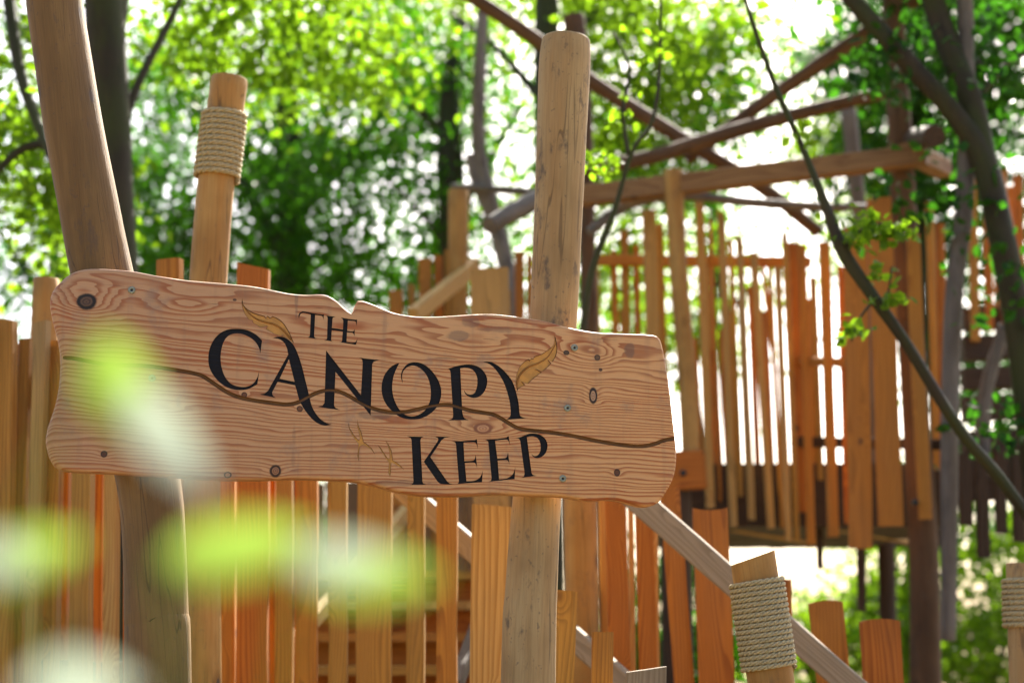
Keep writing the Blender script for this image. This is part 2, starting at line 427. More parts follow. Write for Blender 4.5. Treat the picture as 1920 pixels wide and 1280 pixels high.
def sign_wood():
    t = NT('carved softwood plank'); c = t.coords(); X, Yd, Z = t.sep(c)
    tilt = t.smooth(Z, -0.25, 0.2, 0.015, 0.085)
    tp = t.add(Z, t.mul(X, tilt), t.mul(Yd, 0.35))
    warp = t.noise(t.comb(t.mul(X, 1.6), t.mul(Yd, 3.0), t.mul(Z, 7.0)), 1.0, 2)
    warp2 = t.noise(t.comb(t.mul(X, 7.0), t.mul(Yd, 9.0), t.mul(Z, 22.0)), 1.0, 2)
    dens = t.noise(t.comb(t.mul(X, 0.25), 0.0, t.mul(tp, 26.0)), 1.0, 2)
    g = t.add(t.mul(tp, 84.0), t.mul(t.m('MAXIMUM', t.sub(tp, 0.075), 0.0), -46.0), t.mul(warp, 5.0), t.mul(warp2, 0.9), t.mul(dens, 3.2))
    kn = []
    for (x, y, sx, sy, A) in [(158,560,46,30,4.6),(350,571,48,15,2.0),(1085,661,46,25,3.6),(1128,664,30,20,2.4),(1195,672,44,17,1.6),(880,645,80,17,2.2),
                              (905,803,52,20,3.6),(745,800,110,15,2.0),(1113,742,15,24,1.5),(517,882,18,14,1.2),(270,762,70,13,1.8),
                              (640,610,90,15,1.6),(560,770,90,11,1.2),(458,740,9,8,0.7),(562,765,9,8,0.7),(1157,886,12,10,0.8),(195,851,12,10,0.8),(1250,600,60,30,1.5)]:
        p = sp(x, y); dx = t.mul(t.sub(X, p.x), SPX/sx); dz = t.mul(t.sub(t.add(Z, t.mul(t.sub(X, p.x), 0.06)), p.y), SPX/sy)
        r2 = t.add(t.mul(dx, dx), t.mul(dz, dz))
        g = t.add(g, t.mul(t.m('EXPONENT', t.mul(r2, -0.8)), A))
    fr = t.m('FRACT', g)
    late = t.mul(t.smooth(fr, 0.35, 0.88), t.smooth(fr, 1.0, 0.94))
    cvar = t.noise(t.comb(t.mul(X, 2.5), 0.0, t.mul(Z, 8.0)), 1.0, 3)
    fib = t.noise(t.comb(t.mul(X, 9.0), t.mul(Yd, 300.0), t.mul(t.add(Z, t.mul(X, 0.06)), 420.0)), 1.0, 2)
    light = t.mix(t.smooth(X, -0.9, 0.9), (0.42,0.242,0.125), (0.54,0.305,0.132))
    dark = t.mix(t.smooth(cvar, 0.3, 0.7), (0.29,0.075,0.018), (0.20,0.058,0.017))
    col = t.mix(t.mul(late, t.smooth(cvar, 0.25, 0.7, 1.0, 0.6)), light, dark)
    col = t.mix(t.smooth(fib, 0.35, 0.8, 0.0, 0.26), col, (0.2,0.1,0.055))
    # grey weather stains
    st = t.noise(t.comb(t.mul(X, 9.0), 0.0, t.mul(Z, 7.0)), 1.0, 5, 0.65)
    col = t.mix(t.smooth(st, 0.54, 0.72, 0.0, 0.5), col, (0.19,0.145,0.115))
    for (x, y, sx, sy, A) in [(858,630,24,9,0.5),(930,618,34,7,0.4),(886,604,18,9,0.4),(700,778,50,9,0.45),(550,850,6,50,0.35),(556,570,4,30,0.4),(1180,655,10,14,0.5),(390,890,60,8,0.3),(760,905,60,6,0.4)]:
        p = sp(x, y); dx = t.mul(t.sub(X, p.x), SPX/sx); dz = t.mul(t.sub(Z, p.y), SPX/sy)
        r2 = t.add(t.mul(dx, dx), t.mul(dz, dz)); r2 = t.add(r2, t.mul(t.sub(st, 0.5), 6.0))
        col = t.mix(t.smooth(r2, 1.2, 0.3, 0.0, A), col, (0.085,0.07,0.06))
    wet = t.noise(t.comb(t.mul(X, 26.0), 0.0, t.mul(Z, 1.6)), 1.0, 4, 0.6)
    col = t.mix(t.smooth(wet, 0.52, 0.78, 0.0, 0.35), col, (0.17,0.11,0.075))
    sc = t.noise(t.comb(t.mul(X, 6.0), 0.0, t.mul(t.add(Z, t.mul(X, 0.05)), 130.0)), 1.0, 2)
    col = t.mix(t.smooth(sc, 0.70, 0.73, 0.0, 0.55), col, (0.09,0.045,0.025))
    # knots: dark rim, brown heart
    for (x, y, rx, ry, rim, heart) in [(162,566,15,13,(0.012,0.009,0.008),(0.09,0.05,0.03)),(458,740,4.5,4.5,(0.03,0.012,0.008),(0.13,0.05,0.02)),(562,766,4.5,4.5,(0.03,0.012,0.008),(0.15,0.06,0.02)),
            (517,882,9,10,(0.025,0.012,0.008),(0.25,0.12,0.06)),(427,890,6,5,(0.05,0.025,0.015),(0.3,0.16,0.09)),(195,851,5,5,(0.03,0.015,0.01),(0.08,0.03,0.02)),
            (1157,886,5,6,(0.03,0.015,0.01),(0.1,0.04,0.02)),(1112,742,7,13,(0.02,0.012,0.01),(0.36,0.22,0.13)),(1062,661,5,4,(0.03,0.02,0.015),(0.08,0.05,0.03)),(1120,670,5,5,(0.05,0.03,0.02),(0.12,0.07,0.04)),
            (905,803,15,9,(0.2,0.08,0.04),(0.42,0.22,0.11)),(440,562,3,2,(0.1,0.05,0.03),(0.1,0.05,0.03)),(1126,693,3,2.5,(0.05,0.03,0.02),(0.06,0.03,0.02))]:
        p = sp(x, y); dx = t.mul(t.sub(X, p.x), SPX/rx); dz = t.mul(t.sub(Z, p.y), SPX/ry)
        r = t.m('SQRT', t.add(t.mul(dx, dx), t.mul(dz, dz))); r = t.add(r, t.mul(t.sub(st, 0.5), 0.9), t.mul(t.sub(warp2, 0.5), 0.4))
        col = t.mix(t.smooth(r, 1.35, 1.0), col, rim)
        col = t.mix(t.smooth(r, 0.85, 0.65), col, t.mix(t.smooth(t.m('SINE', t.mul(r, 18.0)), 0.0, 1.0, 0.0, 0.6), heart, rim))
    return t.done(t.principled(col, 0.62, t.add(t.mul(late, 0.9), t.mul(fib, 0.5)), 0.35, 0.0025, 0.35))
M_sign = sign_wood()

def runs(rs, f, n=5):
    """outline from smooth runs joined by sharp corners; each run in crop pixels"""
    out = []
    for r in rs:
        p = [sp(*f(*q)) for q in r]
        p = catmull(p, n) if len(p) > 2 else p
        for q in p:
            if not out or (q-out[-1]).length > 2e-4: out.append(q)
    while (out[0]-out[-1]).length < 2e-4: out.pop()
    return out
fA = lambda x, y: (380+x/5, 550+y/5)
fB = lambda x, y: (680+x/5, 620+y/5)
fK = lambda x, y: (740+x/6, 760+y/6)
fT = lambda x, y: (440+x/7.5, 550+y/7.5)
fX = lambda x, y: (640+x/10, 780+y/10)
E1 = [[(635,400),(780,397),(900,388)],[(925,376)],[(937,490),(917,428),(885,412),(775,415)],[(785,625),(875,618),(900,600),(912,548)],[(928,705),(912,657),(885,640),(790,645)],
      [(808,850),(890,845),(945,820),(975,780),(992,725)],[(983,860)],[(690,882),(715,872),(722,845)],[(690,440),(678,412),(635,400)]]
E2 = [[(1000,383),(1140,375),(1258,360)],[(1283,340)],[(1297,452),(1280,398),(1250,382),(1130,395)],[(1155,597),(1240,590),(1265,570),(1275,520)],[(1293,672),(1278,627),(1250,610),(1158,617)],
      [(1175,830),(1260,817),(1315,785),(1342,745),(1358,685)],[(1350,825)],[(1055,857),(1080,845),(1090,820)],[(1054,415),(1040,392),(1000,383)]]
LET = [
 ('T', fT, [[[(905,358),(897,312),(910,280),(945,255),(990,256),(1110,278),(1230,298)],[(1256,290)],[(1248,378),(1237,328),(1210,313),(1132,302)],[(1118,590),(1127,620),(1152,640)],[(1018,618),(1050,606),(1058,580)],[(1070,296),(1000,278),(955,274),(925,292),(912,320),(905,358)]]]),
 ('H and E', fT, [[[(1263,306),(1340,318),(1417,328)],[(1417,330),(1387,338),(1376,362)],[(1368,484)],[(1522,506)],[(1527,390),(1518,360),(1490,338)],[(1600,357),(1700,370)],[(1722,366)],[(1716,458),(1702,402),(1680,390),(1592,380)],
   [(1583,525),(1650,535),(1675,525),(1689,494)],[(1686,607),(1672,567),(1650,553),(1580,545)],[(1573,680),(1640,690),(1690,685),(1715,660),(1734,620)],[(1706,722)],[(1473,685),(1503,680),(1511,650)],[(1520,536)],[(1366,516)],[(1358,640),(1363,664),(1387,676)],[(1258,656),(1290,648),(1299,628)],[(1307,350),(1298,322),(1263,306)]]]),
 ('C', fA, [[[(557,440),(500,385),(420,345),(330,331),(240,338),(160,375),(100,440),(65,520),(53,600),(60,680),(90,750),(150,825),(230,880),(310,903),(390,903),(450,885),(513,850)],[(522,790),(531,714)],
   [(526,738),(508,795),(465,850),(400,875),(320,868),(260,840),(210,780),(180,700),(168,610),(175,530),(195,460),(232,405),(290,378),(360,378),(430,405),(490,450),(528,510),(540,568)]]]),
 ('A', fA, [[[(658,418),(700,406),(745,407),(800,430),(850,480),(890,560),(930,680),(960,800),(985,900),(1003,980),(1030,1070),(1080,1150),(1130,1195),(1180,1220),(1208,1225)],[(1208,1226),(1150,1238),(1090,1222),(1030,1180),(970,1110),(925,1040),(900,980),(880,905),(866,860)],
   [(703,828)],[(652,925),(658,955),(687,978)],[(620,964),(533,945)],[(580,937),(612,912)],[(802,572)],[(792,520),(770,470),(735,437),(700,423),(658,418)]],
   [[(808,615),(862,828)],[(722,798)]]]),
 ('N', fA, [[[(1157,533)],[(1484,952)],[(1500,650),(1488,612),(1445,595)],[(1520,609),(1600,618),(1648,622)],[(1648,627),(1605,640),(1590,665)],[(1575,1143)],[(1246,735)],[(1232,1035),(1242,1068),(1292,1092)],[(1180,1078),(1078,1060)],[(1122,1050),(1142,1025)]]]),
 ('O', fB, [[[(345,298),(275,330),(215,395),(185,470),(177,550),(190,625),(225,695),(275,750),(335,798),(400,823),(470,830),(540,822),(610,792),(670,745),(715,680),(735,610),(735,545),(712,470),(672,405),(622,350),(565,310),(500,294),(435,303),(388,343),(363,392),(360,440),(375,490)],
   [(375,474),(370,430),(381,380),(420,340),(475,326),(530,345),(580,390),(615,450),(635,530),(638,600),(628,665),(592,735),(540,778),(480,800),(420,795),(370,766),(330,715),(295,640),(278,560),(280,480),(298,400),(345,298)]]]),
 ('P', fB, [[[(766,348),(800,352),(830,346),(880,330),(960,316),(1030,318),(1090,340),(1135,380),(1162,430),(1168,480),(1155,540),(1125,590),(1080,622),(1030,628),(985,610),(960,585),(948,555)],[(958,568),(978,590),(1015,598),(1050,580),(1070,530),(1076,470),(1068,420),(1045,380),(1010,355),(960,346),(915,352)],
   [(932,725),(937,775),(952,815),(996,836)],[(798,839),(840,820),(848,780)],[(823,385),(808,358),(766,348)]]]),
 ('Y', fB, [[[(1128,293),(1170,288),(1220,298),(1280,335),(1340,390),(1395,460),(1425,530),(1445,600),(1462,680),(1471,770),(1482,800),(1532,820)],[(1440,826),(1348,833)],[(1380,805),(1388,770),(1380,680),(1360,590),(1325,490),(1280,410),(1230,345),(1180,308),(1128,293)]]]),
 ('K', fK, [[[(133,345),(330,350)],[(300,362),(290,390)],[(312,850),(322,872),(362,889)],[(173,890),(203,876),(211,850)],[(190,395),(178,363),(133,345)]]]),
 ('K', fK, [[[(453,349),(625,350)],[(560,363),(528,390)],[(402,578)],[(590,850),(620,874),(664,886)],[(560,886),(510,876),(478,848)],[(328,631)],[(478,410),(490,372),(453,349)]]]),
 ('E', fK, [E1]), ('E', fK, [E2]),
 ('P', fK, [[[(1352,362),(1405,358),(1460,335),(1520,315),(1590,315),(1650,335),(1695,375),(1718,430),(1715,490),(1690,545),(1645,580),(1600,590),(1560,575),(1529,536)],[(1540,548),(1572,567),(1608,558),(1635,520),(1642,460),(1630,400),(1600,362),(1550,346),(1487,354)],[(1540,755),(1555,778),(1597,788)],[(1510,800),(1423,813)],[(1453,797),(1462,765)],[(1412,395),(1397,374),(1352,362)]]]),
]
FE = [
 (fT, [[[(108,72),(124,160),(185,226)],[(260,270),(350,298),(420,316)],[(440,345)],[(460,314)],[(500,345)],[(530,320),(600,348),(670,398),(722,465),(770,550),(802,620),(836,706)],[(780,655),(722,622),(660,606)],[(690,577)],[(640,595),(540,560),(438,502)],[(465,452)],[(360,480),(250,407)],[(256,376)],[(200,368),(150,300),(115,220),(98,130),(108,72)]]],
      [(112,130),(180,250),(300,350),(430,398),(560,432),(680,510),(800,650)]),
 (fB, [[[(1800,40),(1816,100),(1825,170),(1810,240),(1778,293)],[(1738,272)],[(1768,305),(1735,340),(1690,380)],[(1618,358)],[(1680,388),(1610,440),(1546,498)],[(1488,473)],[(1525,507),(1470,535),(1447,562)],[(1434,500),(1440,420),(1470,340),(1520,285),(1558,263)],[(1566,282)],[(1580,256)],[(1600,264)],[(1610,240),(1680,215),(1740,175),(1790,128),(1800,40)]]],
      [(1812,120),(1740,240),(1650,300),(1550,340),(1482,405),(1452,480),(1446,545)]),
]
TR = [[(128,120),(165,240),(250,370),(320,445),(350,430),(335,340),(300,200),(300,60),(325,185),(375,290),(400,400),(420,480),(480,520),(570,600),(635,720),(560,625),(470,570),(400,540),(350,560),(335,660),(322,850),(300,740),(315,600),(320,520),(250,430),(180,320),(140,220)],
      [(680,535),(745,600),(790,670),(870,790),(900,790),(905,700),(875,560),(820,445),(880,520),(940,640),(965,780),(960,820),(1030,860),(1100,910),(1180,1000),(1090,950),(1000,890),(940,870),(930,950),(930,1040),(912,1140),(880,1060),(885,950),(890,870),(830,780),(760,670)]]
GR = [(60,662),(119,670),(140,672),(175,679),(212,684),(262,685),(300,689),(332,694),(360,699),(380,705),(400,718),(426,735),(450,745),(480,751),(510,755),(536,758),(556,755),(572,747),(592,737),(610,732),(628,732),(646,738),(666,749),(684,759),(704,767),(735,773),
      (760,772),(784,767),(804,762),(824,759),(844,759),(860,763),(880,769),(910,774),(928,778),(946,788),(964,799),(982,805),(1020,809),(1064,815),(1118,826),(1168,834),(1205,836),(1230,831),(1250,824),(1320,812)]

def build_sign():
    root = thing('carved_sign', SO, 'wavy edged timber sign board with carved black lettering and gold feathers', 'sign')
    # plank solid
    pts = resample(catmull([sp(*q) for q in OUT], 8, True), 320)
    N = len(pts); nr = []
    for i in range(N):
        d = (pts[(i+1) % N] - pts[i-1]).normalized(); nr.append(Vector((d.y, -d.x, 0)))   # inward for clockwise outline
    xl = sp(95, 700).x
    rad = []
    for i, p in enumerate(pts):
        k = max(0.0, 1 - (p.x - xl)/0.07)
        rad.append(0.010 + 0.024*min(1, k)**1.5 * (0.8 + 0.25*math.sin(p.y*22)))
    T = 0.062
    prof = []
    for j in range(6):
        a = math.pi/2*j/5; prof.append((lambda r, a=a: (r*(1-math.sin(a)), r*(1-math.cos(a)))))
    rings = [[(pts[i] + nr[i]*f(rad[i])[0], f(rad[i])[1]) for i in range(N)] for f in prof]
    rings.append([(pts[i], T-0.006) for i in range(N)]); rings.append([(pts[i]+nr[i]*0.006, T) for i in range(N)])
    vs_ = [(p.x, y, p.y) for r in rings for p, y in r]; fs = []
    for j in range(len(rings)-1):
        for i in range(N):
            i2 = (i+1) % N; fs.append((j*N+i, j*N+i2, (j+1)*N+i2, (j+1)*N+i))
    tr = tessellate_polygon([[Vector((p.x, p.y, 0)) for p, y in rings[0]]]); fs += [tuple(t) for t in tr]
    o = (len(rings)-1)*N
    tr = tessellate_polygon([[Vector((p.x, p.y, 0)) for p, y in rings[-1]]]); fs += [tuple(i+o for i in t) for t in tr]
    me = mesh('board', vs_, fs)
    bm = bmesh.new(); bm.from_mesh(me); bmesh.ops.recalc_face_normals(bm, faces=bm.faces); bm.to_mesh(me); bm.free()
    for m in (M_sign, M_black, M_goldedge, M_groove): me.materials.append(m)
    bo = bpy.data.objects.new('board_tmp', me); COL.objects.link(bo)
    # cutters
    lets = [[runs(l, f) for l in loops] for nme, f, loops in LET]
    feas = [[runs(l, f) for l in loops] for f, loops, sh in FE]
    trks = [[[sp(*fX(*q)) for q in t]] for t in TR]
    gpts = [Vector((p.x, 0.0, p.y)) for p in catmull([sp(*q) for q in GR], 4)]
    gv, gf = tube(gpts, [0.0060]*len(gpts), 12, 0.0)
    gme = mesh('groove', gv, gf); gme.materials.append(M_groove)
    bm = bmesh.new(); bm.from_mesh(gme); bmesh.ops.recalc_face_normals(bm, faces=bm.faces); bm.to_mesh(gme); bm.free()
    tmp = []
    def cutter(me):
        o = bpy.data.objects.new('cutter', me); COL.objects.link(o); tmp.append(o); return o
    def join(ms, mat):
        bm = bmesh.new()
        for q in ms: bm.from_mesh(q)
        out = bpy.data.meshes.new('cut'); bm.to_mesh(out); bm.free(); out.materials.append(mat); return out
    cutL = [cutter(join([prism(l, -0.02, 0.0055)], M_black)) for l in lets]
    cutF = [cutter(join([prism(l, -0.02, 0.0055)], M_goldedge)) for l in feas] + [cutter(join([prism(l, -0.02, 0.004)], M_goldedge)) for l in trks]
    cutG = cutter(gme)
    def boolean(o, cs):
        for c in cs:
            md = o.modifiers.new('b', 'BOOLEAN'); md.operation = 'DIFFERENCE'; md.solver = 'EXACT'; md.object = c
            md.material_mode = 'TRANSFER'
        bpy.context.view_layer.update()
        dg = bpy.context.evaluated_depsgraph_get()
        m2 = bpy.data.meshes.new_from_object(o.evaluated_get(dg))
        bpy.data.objects.remove(o); return m2
    m2 = boolean(bo, cutL + cutF + [cutG]); m2.name = 'board'
    m2.polygons.foreach_set('use_smooth', [True]*len(m2.polygons)); m2.set_sharp_from_angle(angle=R(28))
    plank = put('board', m2, None, root, SM)
    def inlay(loops, y0, y1, mat, name, grooved, inset=0.00012):
        ls = []
        for l in loops:
            n_ = len(l); ar = sum(l[i].x*l[(i+1) % n_].y - l[(i+1) % n_].x*l[i].y for i in range(n_)); sg = 1 if ar > 0 else -1
            q = []
            for i in range(n_):
                d = (l[(i+1) % n_] - l[i-1]).normalized(); q.append(l[i] + Vector((-d.y, d.x, 0))*sg*inset*(1 if len(ls) == 0 else -1))
            ls.append(q)
        me = prism(ls, y0, y1); me.materials.append(mat)
        if grooved:
            o = bpy.data.objects.new('inlay', me); COL.objects.link(o); me = boolean(o, [cutG])
        return put(name, me, None, root, SM)
    for (nme, f, loops), l in zip(LET, lets):
        o = inlay(l, 0.0046, 0.0054, M_black, 'letter', nme in 'CANOPY'); o['label'] = 'carved letter ' + nme + ' painted black'
    for (f, loops, sh), l in zip(FE, feas):
        o = inlay(l, 0.0046, 0.0054, M_gold, 'feather', False, 0.0014); o['label'] = 'gold painted carved feather'
        q = [Vector((p.x, 0.0046, p.y)) for p in catmull([sp(*f(*k)) for k in sh], 6)]
        r = [0.0032*(0.35 + 0.65*min(1, i/len(q)*2.2)) for i in range(len(q))]
        v, fc = tube(q, r, 8, 0.0); put('shaft', mesh('shaft', v, fc, True), M_shaft, o, SM)
    for l in trks: inlay(l, 0.0032, 0.0039, M_gold, 'bird_track', False, 0.0006)['label'] = 'gold carved bird footprint'
    # washer head screws
    for (x, y) in [(247,544),(285,709),(1077,652),(1064,765),(1055,897)]:
        c = sp(x, y); pr = [(0.0, 0.0105), (-0.0022, 0.0108), (-0.0036, 0.0095), (-0.0040, 0.0065), (-0.0040, 0.0040), (-0.0012, 0.0036)]
        v, f = [], []; n = 20
        for yy, r in pr:
            for k in range(n): a = 2*math.pi*k/n; v.append((math.cos(a)*r, yy, math.sin(a)*r))
        for j in range(len(pr)-1):
            for k in range(n): f.append((j*n+k, (j+1)*n+k, (j+1)*n+(k+1) % n, j*n+(k+1) % n))
        Mx = SM @ Matrix.Translation((c.x, 0.0, c.y))
        s = put('screw', mesh('screw', v, f, True), M_screw, root, Mx)
        v = [(math.cos(a*math.pi/3)*0.0037, -0.0013, math.sin(a*math.pi/3)*0.0037) for a in range(6)] + [(math.cos(a*math.pi/3)*0.0037, 0.001, math.sin(a*math.pi/3)*0.0037) for a in range(6)]
        put('socket', mesh('socket', v, [tuple(range(6))] + [(k, (k+1) % 6, 6+(k+1) % 6, 6+k) for k in range(6)]), M_bolt, s, Mx)
    for o in tmp: bpy.data.objects.remove(o)
build_sign()

# ------------------------------------------------------------------ generic bits
def beam(parent, a, b, h, th, mat, name='beam', sag=0.0):
    """squared timber between two (x, y, Y) pixels, h px high there, th metres thick"""
    pa, pb = P(*a), P(*b); hm = h*mpp(*a)
    hb = h*mpp(*b)
    L = (pb-pa).length; n = 6; vs_, fs = [], []; ch = 0.006
    for i in range(n+1):
        t = i/n; w = hm + (hb-hm)*t; w *= 1 + random.uniform(-.02, .02)
        for (x, y) in ((-.5*w+ch, -th/2), (.5*w-ch, -th/2), (.5*w, -th/2+ch), (.5*w, th/2-ch), (.5*w-ch, th/2), (-.5*w+ch, th/2), (-.5*w, th/2-ch), (-.5*w, -th/2+ch)):
            vs_.append((x - sag*math.sin(math.pi*t), y, L*t))
    for i in range(n):
        for k in range(8):
            k2 = (k+1) % 8; fs.append((i*8+k, i*8+k2, (i+1)*8+k2, (i+1)*8+k))
    fs.append(tuple(reversed(range(8)))); fs.append(tuple(n*8+k for k in range(8)))
    return put(name, mesh(name, vs_, fs), mat, parent, frame(pa, pb, (0, 0, 1)))
def bolt(parent, x, y, Y, r=0.014):
    c = P(x, y, Y); v, f = [], []; n = 10
    for yy, q in ((0.03, r), (-0.004, r), (-0.008, r*0.7)):
        for k in range(n): v.append((math.cos(k*2*math.pi/n)*q, yy, math.sin(k*2*math.pi/n)*q))
    for j in range(2):
        for k in range(n): f.append((j*n+k, (j+1)*n+k, (j+1)*n+(k+1) % n, j*n+(k+1) % n))
    f.append(tuple(2*n+k for k in range(n)))
    M = Matrix.Translation(c); return put('bolt', mesh('bolt', v, f), M_bolt, parent, M)
def gz(x, y, Y): p = P(x, y, Y); return Vector((p.x, p.y, 0))

# ------------------------------------------------------------------ posts carrying the sign
r_ = thing('log_post', gz(295, 1280, 5.03), 'bent brown peeled log post carrying the left end of the sign', 'post')
logpx(r_, 'log', [(296,1280,5.035,123),(294,1150,5.035,118),(291,1030,5.035,116),(279,900,5.035,118),(232,700,5.035,120),(188,500,5.035,116),(163,370,5.035,113),(140,250,5.035,111),(118,110,5.035,107),(102,0,5.035,105),(95,-120,5.035,103)], M_logbrown, 28, 0.018, 6, ground=True)
r_ = thing('log_post', gz(990, 1280, 5.26), 'straight pale peeled log post with sawn top carrying the right end of the sign', 'post')
logpx(r_, 'log', [(990,1280,5.262,103),(997,1100,5.262,97),(1008,930,5.262,90),(1024,760,5.262,88),(1037,600,5.262,88),(1046,400,5.262,90),(1054,220,5.262,94),(1059,120,5.262,97),(1062,73,5.262,90)], M_logpale, 28, 0.014, 6, ground=True)

# ------------------------------------------------------------------ rope bound posts
def rope_post(top, low, Y, w, ry, turns, label, mat, slant=0.0, bend=None):
    a, b = P(*low, Y), P(*top, Y); m = mpp(*top, Y)
    d = b-a; k = (a.z+0.02)/d.z; base = a - d*k
    root = thing('rope_post', (base.x, base.y, 0), label, 'post', 'posts bound with rope')
    r = w*m/2; M = frame(base, b); L = (b-base).length
    pts = [Vector((0, 0, L*q)) for q in np.linspace(0, 1, 24)]; v, f = tube(pts, [r*1.03 - r*0.05*q for q in np.linspace(0, 1, 24)], 24, 0.012)
    v = [Vector(q) for q in v]
    for i in range(24): v[23*24+i].z += slant*v[23*24+i].x            # sawn at a slant
    if bend: logpx(root, 'log', [(x, y, Y, w*q) for x, y, q in bend] + [(*top, Y, w)], mat, 24, 0.012, 6, ground=True)
    else:
        me = mesh('log', v, f, True); me.set_sharp_from_angle(angle=R(40)); put('log', me, mat, root, M)
    z = [L*(1-(y-top[1])/((CY*0+low[1])-top[1])*((b-a).length/L)) for y in ry]
    rr = (z[0]-z[1])/turns/2*1.02
    rope(root, M, r*0.985, r*0.985, z[1], z[0], turns, rr, 6)
    return root
rope_post((430,147), (405,345), 6.0, 68, (216,336), 12, 'tall post bound with rope standing behind the sign', M_loghoney, bend=[(384,1280,.95),(380,1050,.97),(379,900,1),(382,700,1.03),(391,520,1.03),(405,345,1)])
rope_post((1412,1045), (1446,1280), 5.5, 88, (1090,1255), 17, 'short slanted post bound with thick rope beside the descending handrail', M_loghoney, 0.22)
rope_post((1924,1056), (1930,1280), 6.3, 74, (1086,1178), 9, 'post bound with rope at the right edge of the view', M_logpale)

# ------------------------------------------------------------------ left palisade
YL = 6.35
f_ = thing('palisade_fence', gz(120, 1280, YL), 'tall palisade of honey coloured boards at the left behind the bent post', 'fence')
for (xt, yt, xb, w, m, dY, tp) in [(-28,610,-40,34,M_larch,0,0),(14,600,5,33,M_larch,0.02,-0.2),(50,637,34,23,M_larch,0.10,0.1),(79,605,62,26,M_pale,0,0.2),(108,640,98,25,M_larch,0.05,0),
        (162,650,152,39,M_larch,0.0,0),(212,640,206,26,M_pale,0.03,0),(248,655,244,22,M_red,0.12,0),(189,660,184,22,M_red,0.16,0),(128,660,118,20,M_red,0.17,0),(24,645,17,22,M_red,0.18,0),(66,660,49,20,M_red,0.19,0),(318,487,320,48,M_larch,0.05,0)]:
    board(f_, xt, yt, xb, 1280, w, YL+dY, m, th=0.05, yaw=-0.28, top=tp, ground=True)
beam(f_, (-60,706,YL+0.16), (330,712,YL+0.16), 46, 0.05, M_dark, 'rail')
beam(f_, (-60,1255,YL+0.16), (330,1262,YL+0.16), 40, 0.05, M_dark, 'rail')
logpx(f_, 'post', [(66,1280,YL+0.30,60),(74,900,YL+0.30,56),(86,523,YL+0.30,48)], M_loghoney, ground=True)

# ------------------------------------------------------------------ middle palisade under the sign
YM = 6.6
f_ = thing('palisade_fence', gz(650, 1280, YM), 'palisade of spaced orange boards under the middle of the sign', 'fence')
for (xt, yt, xb, w, m, dY, tp) in [(427,640,427,28,M_larch,0.06,0),(474,500,470,60,M_red,0,-0.25),(512,660,512,12,M_red,0.1,0),(533,650,532,31,M_larch,0,0),(560,660,559,12,M_red,0.1,0),(578,650,577,41,M_red,0,0),(634,650,633,34,M_larch,0.02,0),
        (704,650,702,66,M_larch,0,0),(782,650,780,33,M_larch,0.03,0),(838,650,837,38,M_larch,0,0)]:
    board(f_, xt, yt, xb, 1280, w, YM+dY, m, th=0.045, yaw=-0.06, top=tp, ground=True)
board(f_, 922, 948, 914, 1280, 74, 6.0, M_pale, th=0.05, top=-0.06, wb=66, ground=True)
beam(f_, (400,800,YM+0.09), (960,806,YM+0.09), 40, 0.05, M_larch, 'rail')

# low pickets in front, beside the pale post
f_ = thing('picket_fence', gz(1130, 1280, 5.75), 'low row of uneven short pickets right of the pale sign post', 'fence')
for (xt, yt, xb, w, tp, Y, m) in [(1062,1107,1052,44,-0.05,5.7,M_larch),(1130,1184,1128,39,0.03,5.7,M_larch),(1213,1254,1212,74,0.18,5.6,M_grey)]:
    board(f_, xt, yt, xb, 1300, w, Y, m, th=0.05, top=tp, ground=True)
beam(f_, (1030,1330,5.76), (1270,1330,5.76), 40, 0.05, M_larch, 'rail')

# ------------------------------------------------------------------ stair behind the middle palisade
s_ = thing('staircase', gz(720, 1280, 8.6), 'timber staircase with orange treads seen through the gaps of the palisade', 'stairs')
for i in range(11):
    z0 = 0.17*(i+1); Y = 7.3 + 0.24*i
    c = P(730, 1100, Y); x0 = P(548, 1100, Y).x; x1 = P(910, 1100, Y).x
    for (name, dy, hz, zc, m, th) in (('tread', 0.28, 0.045, z0, M_pale if i % 3 == 0 else M_larch, 0), ('riser', 0.03, 0.13, z0-0.09, M_red, 1)):
        W = x1-x0; vs_ = []
        for zz in (-hz/2, hz/2):
            for (yy, xx) in ((-dy/2, 0), (-dy/2, W), (dy/2, W), (dy/2, 0)):
                vs_.append((yy + (0.08 if th else 0), zz, xx))
        me = mesh(name, vs_, [(0,1,2,3),(7,6,5,4),(0,4,5,1),(1,5,6,2),(2,6,7,3),(3,7,4,0)])
        M = Matrix(((0,0,1,x0),(1,0,0,Y),(0,1,0,zc),(0,0,0,1))); put(name, me, m, s_, M)
for i in range(13):                                   # boarded side behind the flight
    x = 560 + i*33; board(s_, x, 905+random.uniform(-8, 8), x+2, 1280, 31, 10.35, random.choice([M_brown, M_brown, M_larch]), ground=True)
beam(s_, (500,1262,7.2), (795,922,9.9), 30, 0.05, M_pale, 'stringer')
beam(s_, (852,1290,7.2), (990,922,9.9), 34, 0.05, M_dark, 'stringer')
beam(s_, (775,592,9.8), (892,498,10.6), 30, 0.06, M_pale, 'handrail')
for (x, yt, w, m, Y) in [(743,545,25,M_larch,10.2),(772,534,12,M_larch,10.3),(797,486,25,M_larch,10.4),(822,480,17,M_red,10.5),(840,470,12,M_larch,10.5),(974,472,18,M_red,10.8),(993,480,12,M_larch,10.8),(865,560,20,M_red,10.6),(950,545,14,M_larch,10.7),(1012,500,16,M_red,10.8)]:
    board(s_, x, yt, x+4, 960, w, Y, m, top=random.uniform(-.2, .2), ground=True)
logpx(s_, 'post', [(858,960,10.5,38),(859,650,10.5,37),(860,357,10.5,37)], M_loghoney, ground=True)
board(s_, 919, 508, 921, 960, 70, 8.2, M_pale, th=0.14, top=0.06, ground=True, name='post')

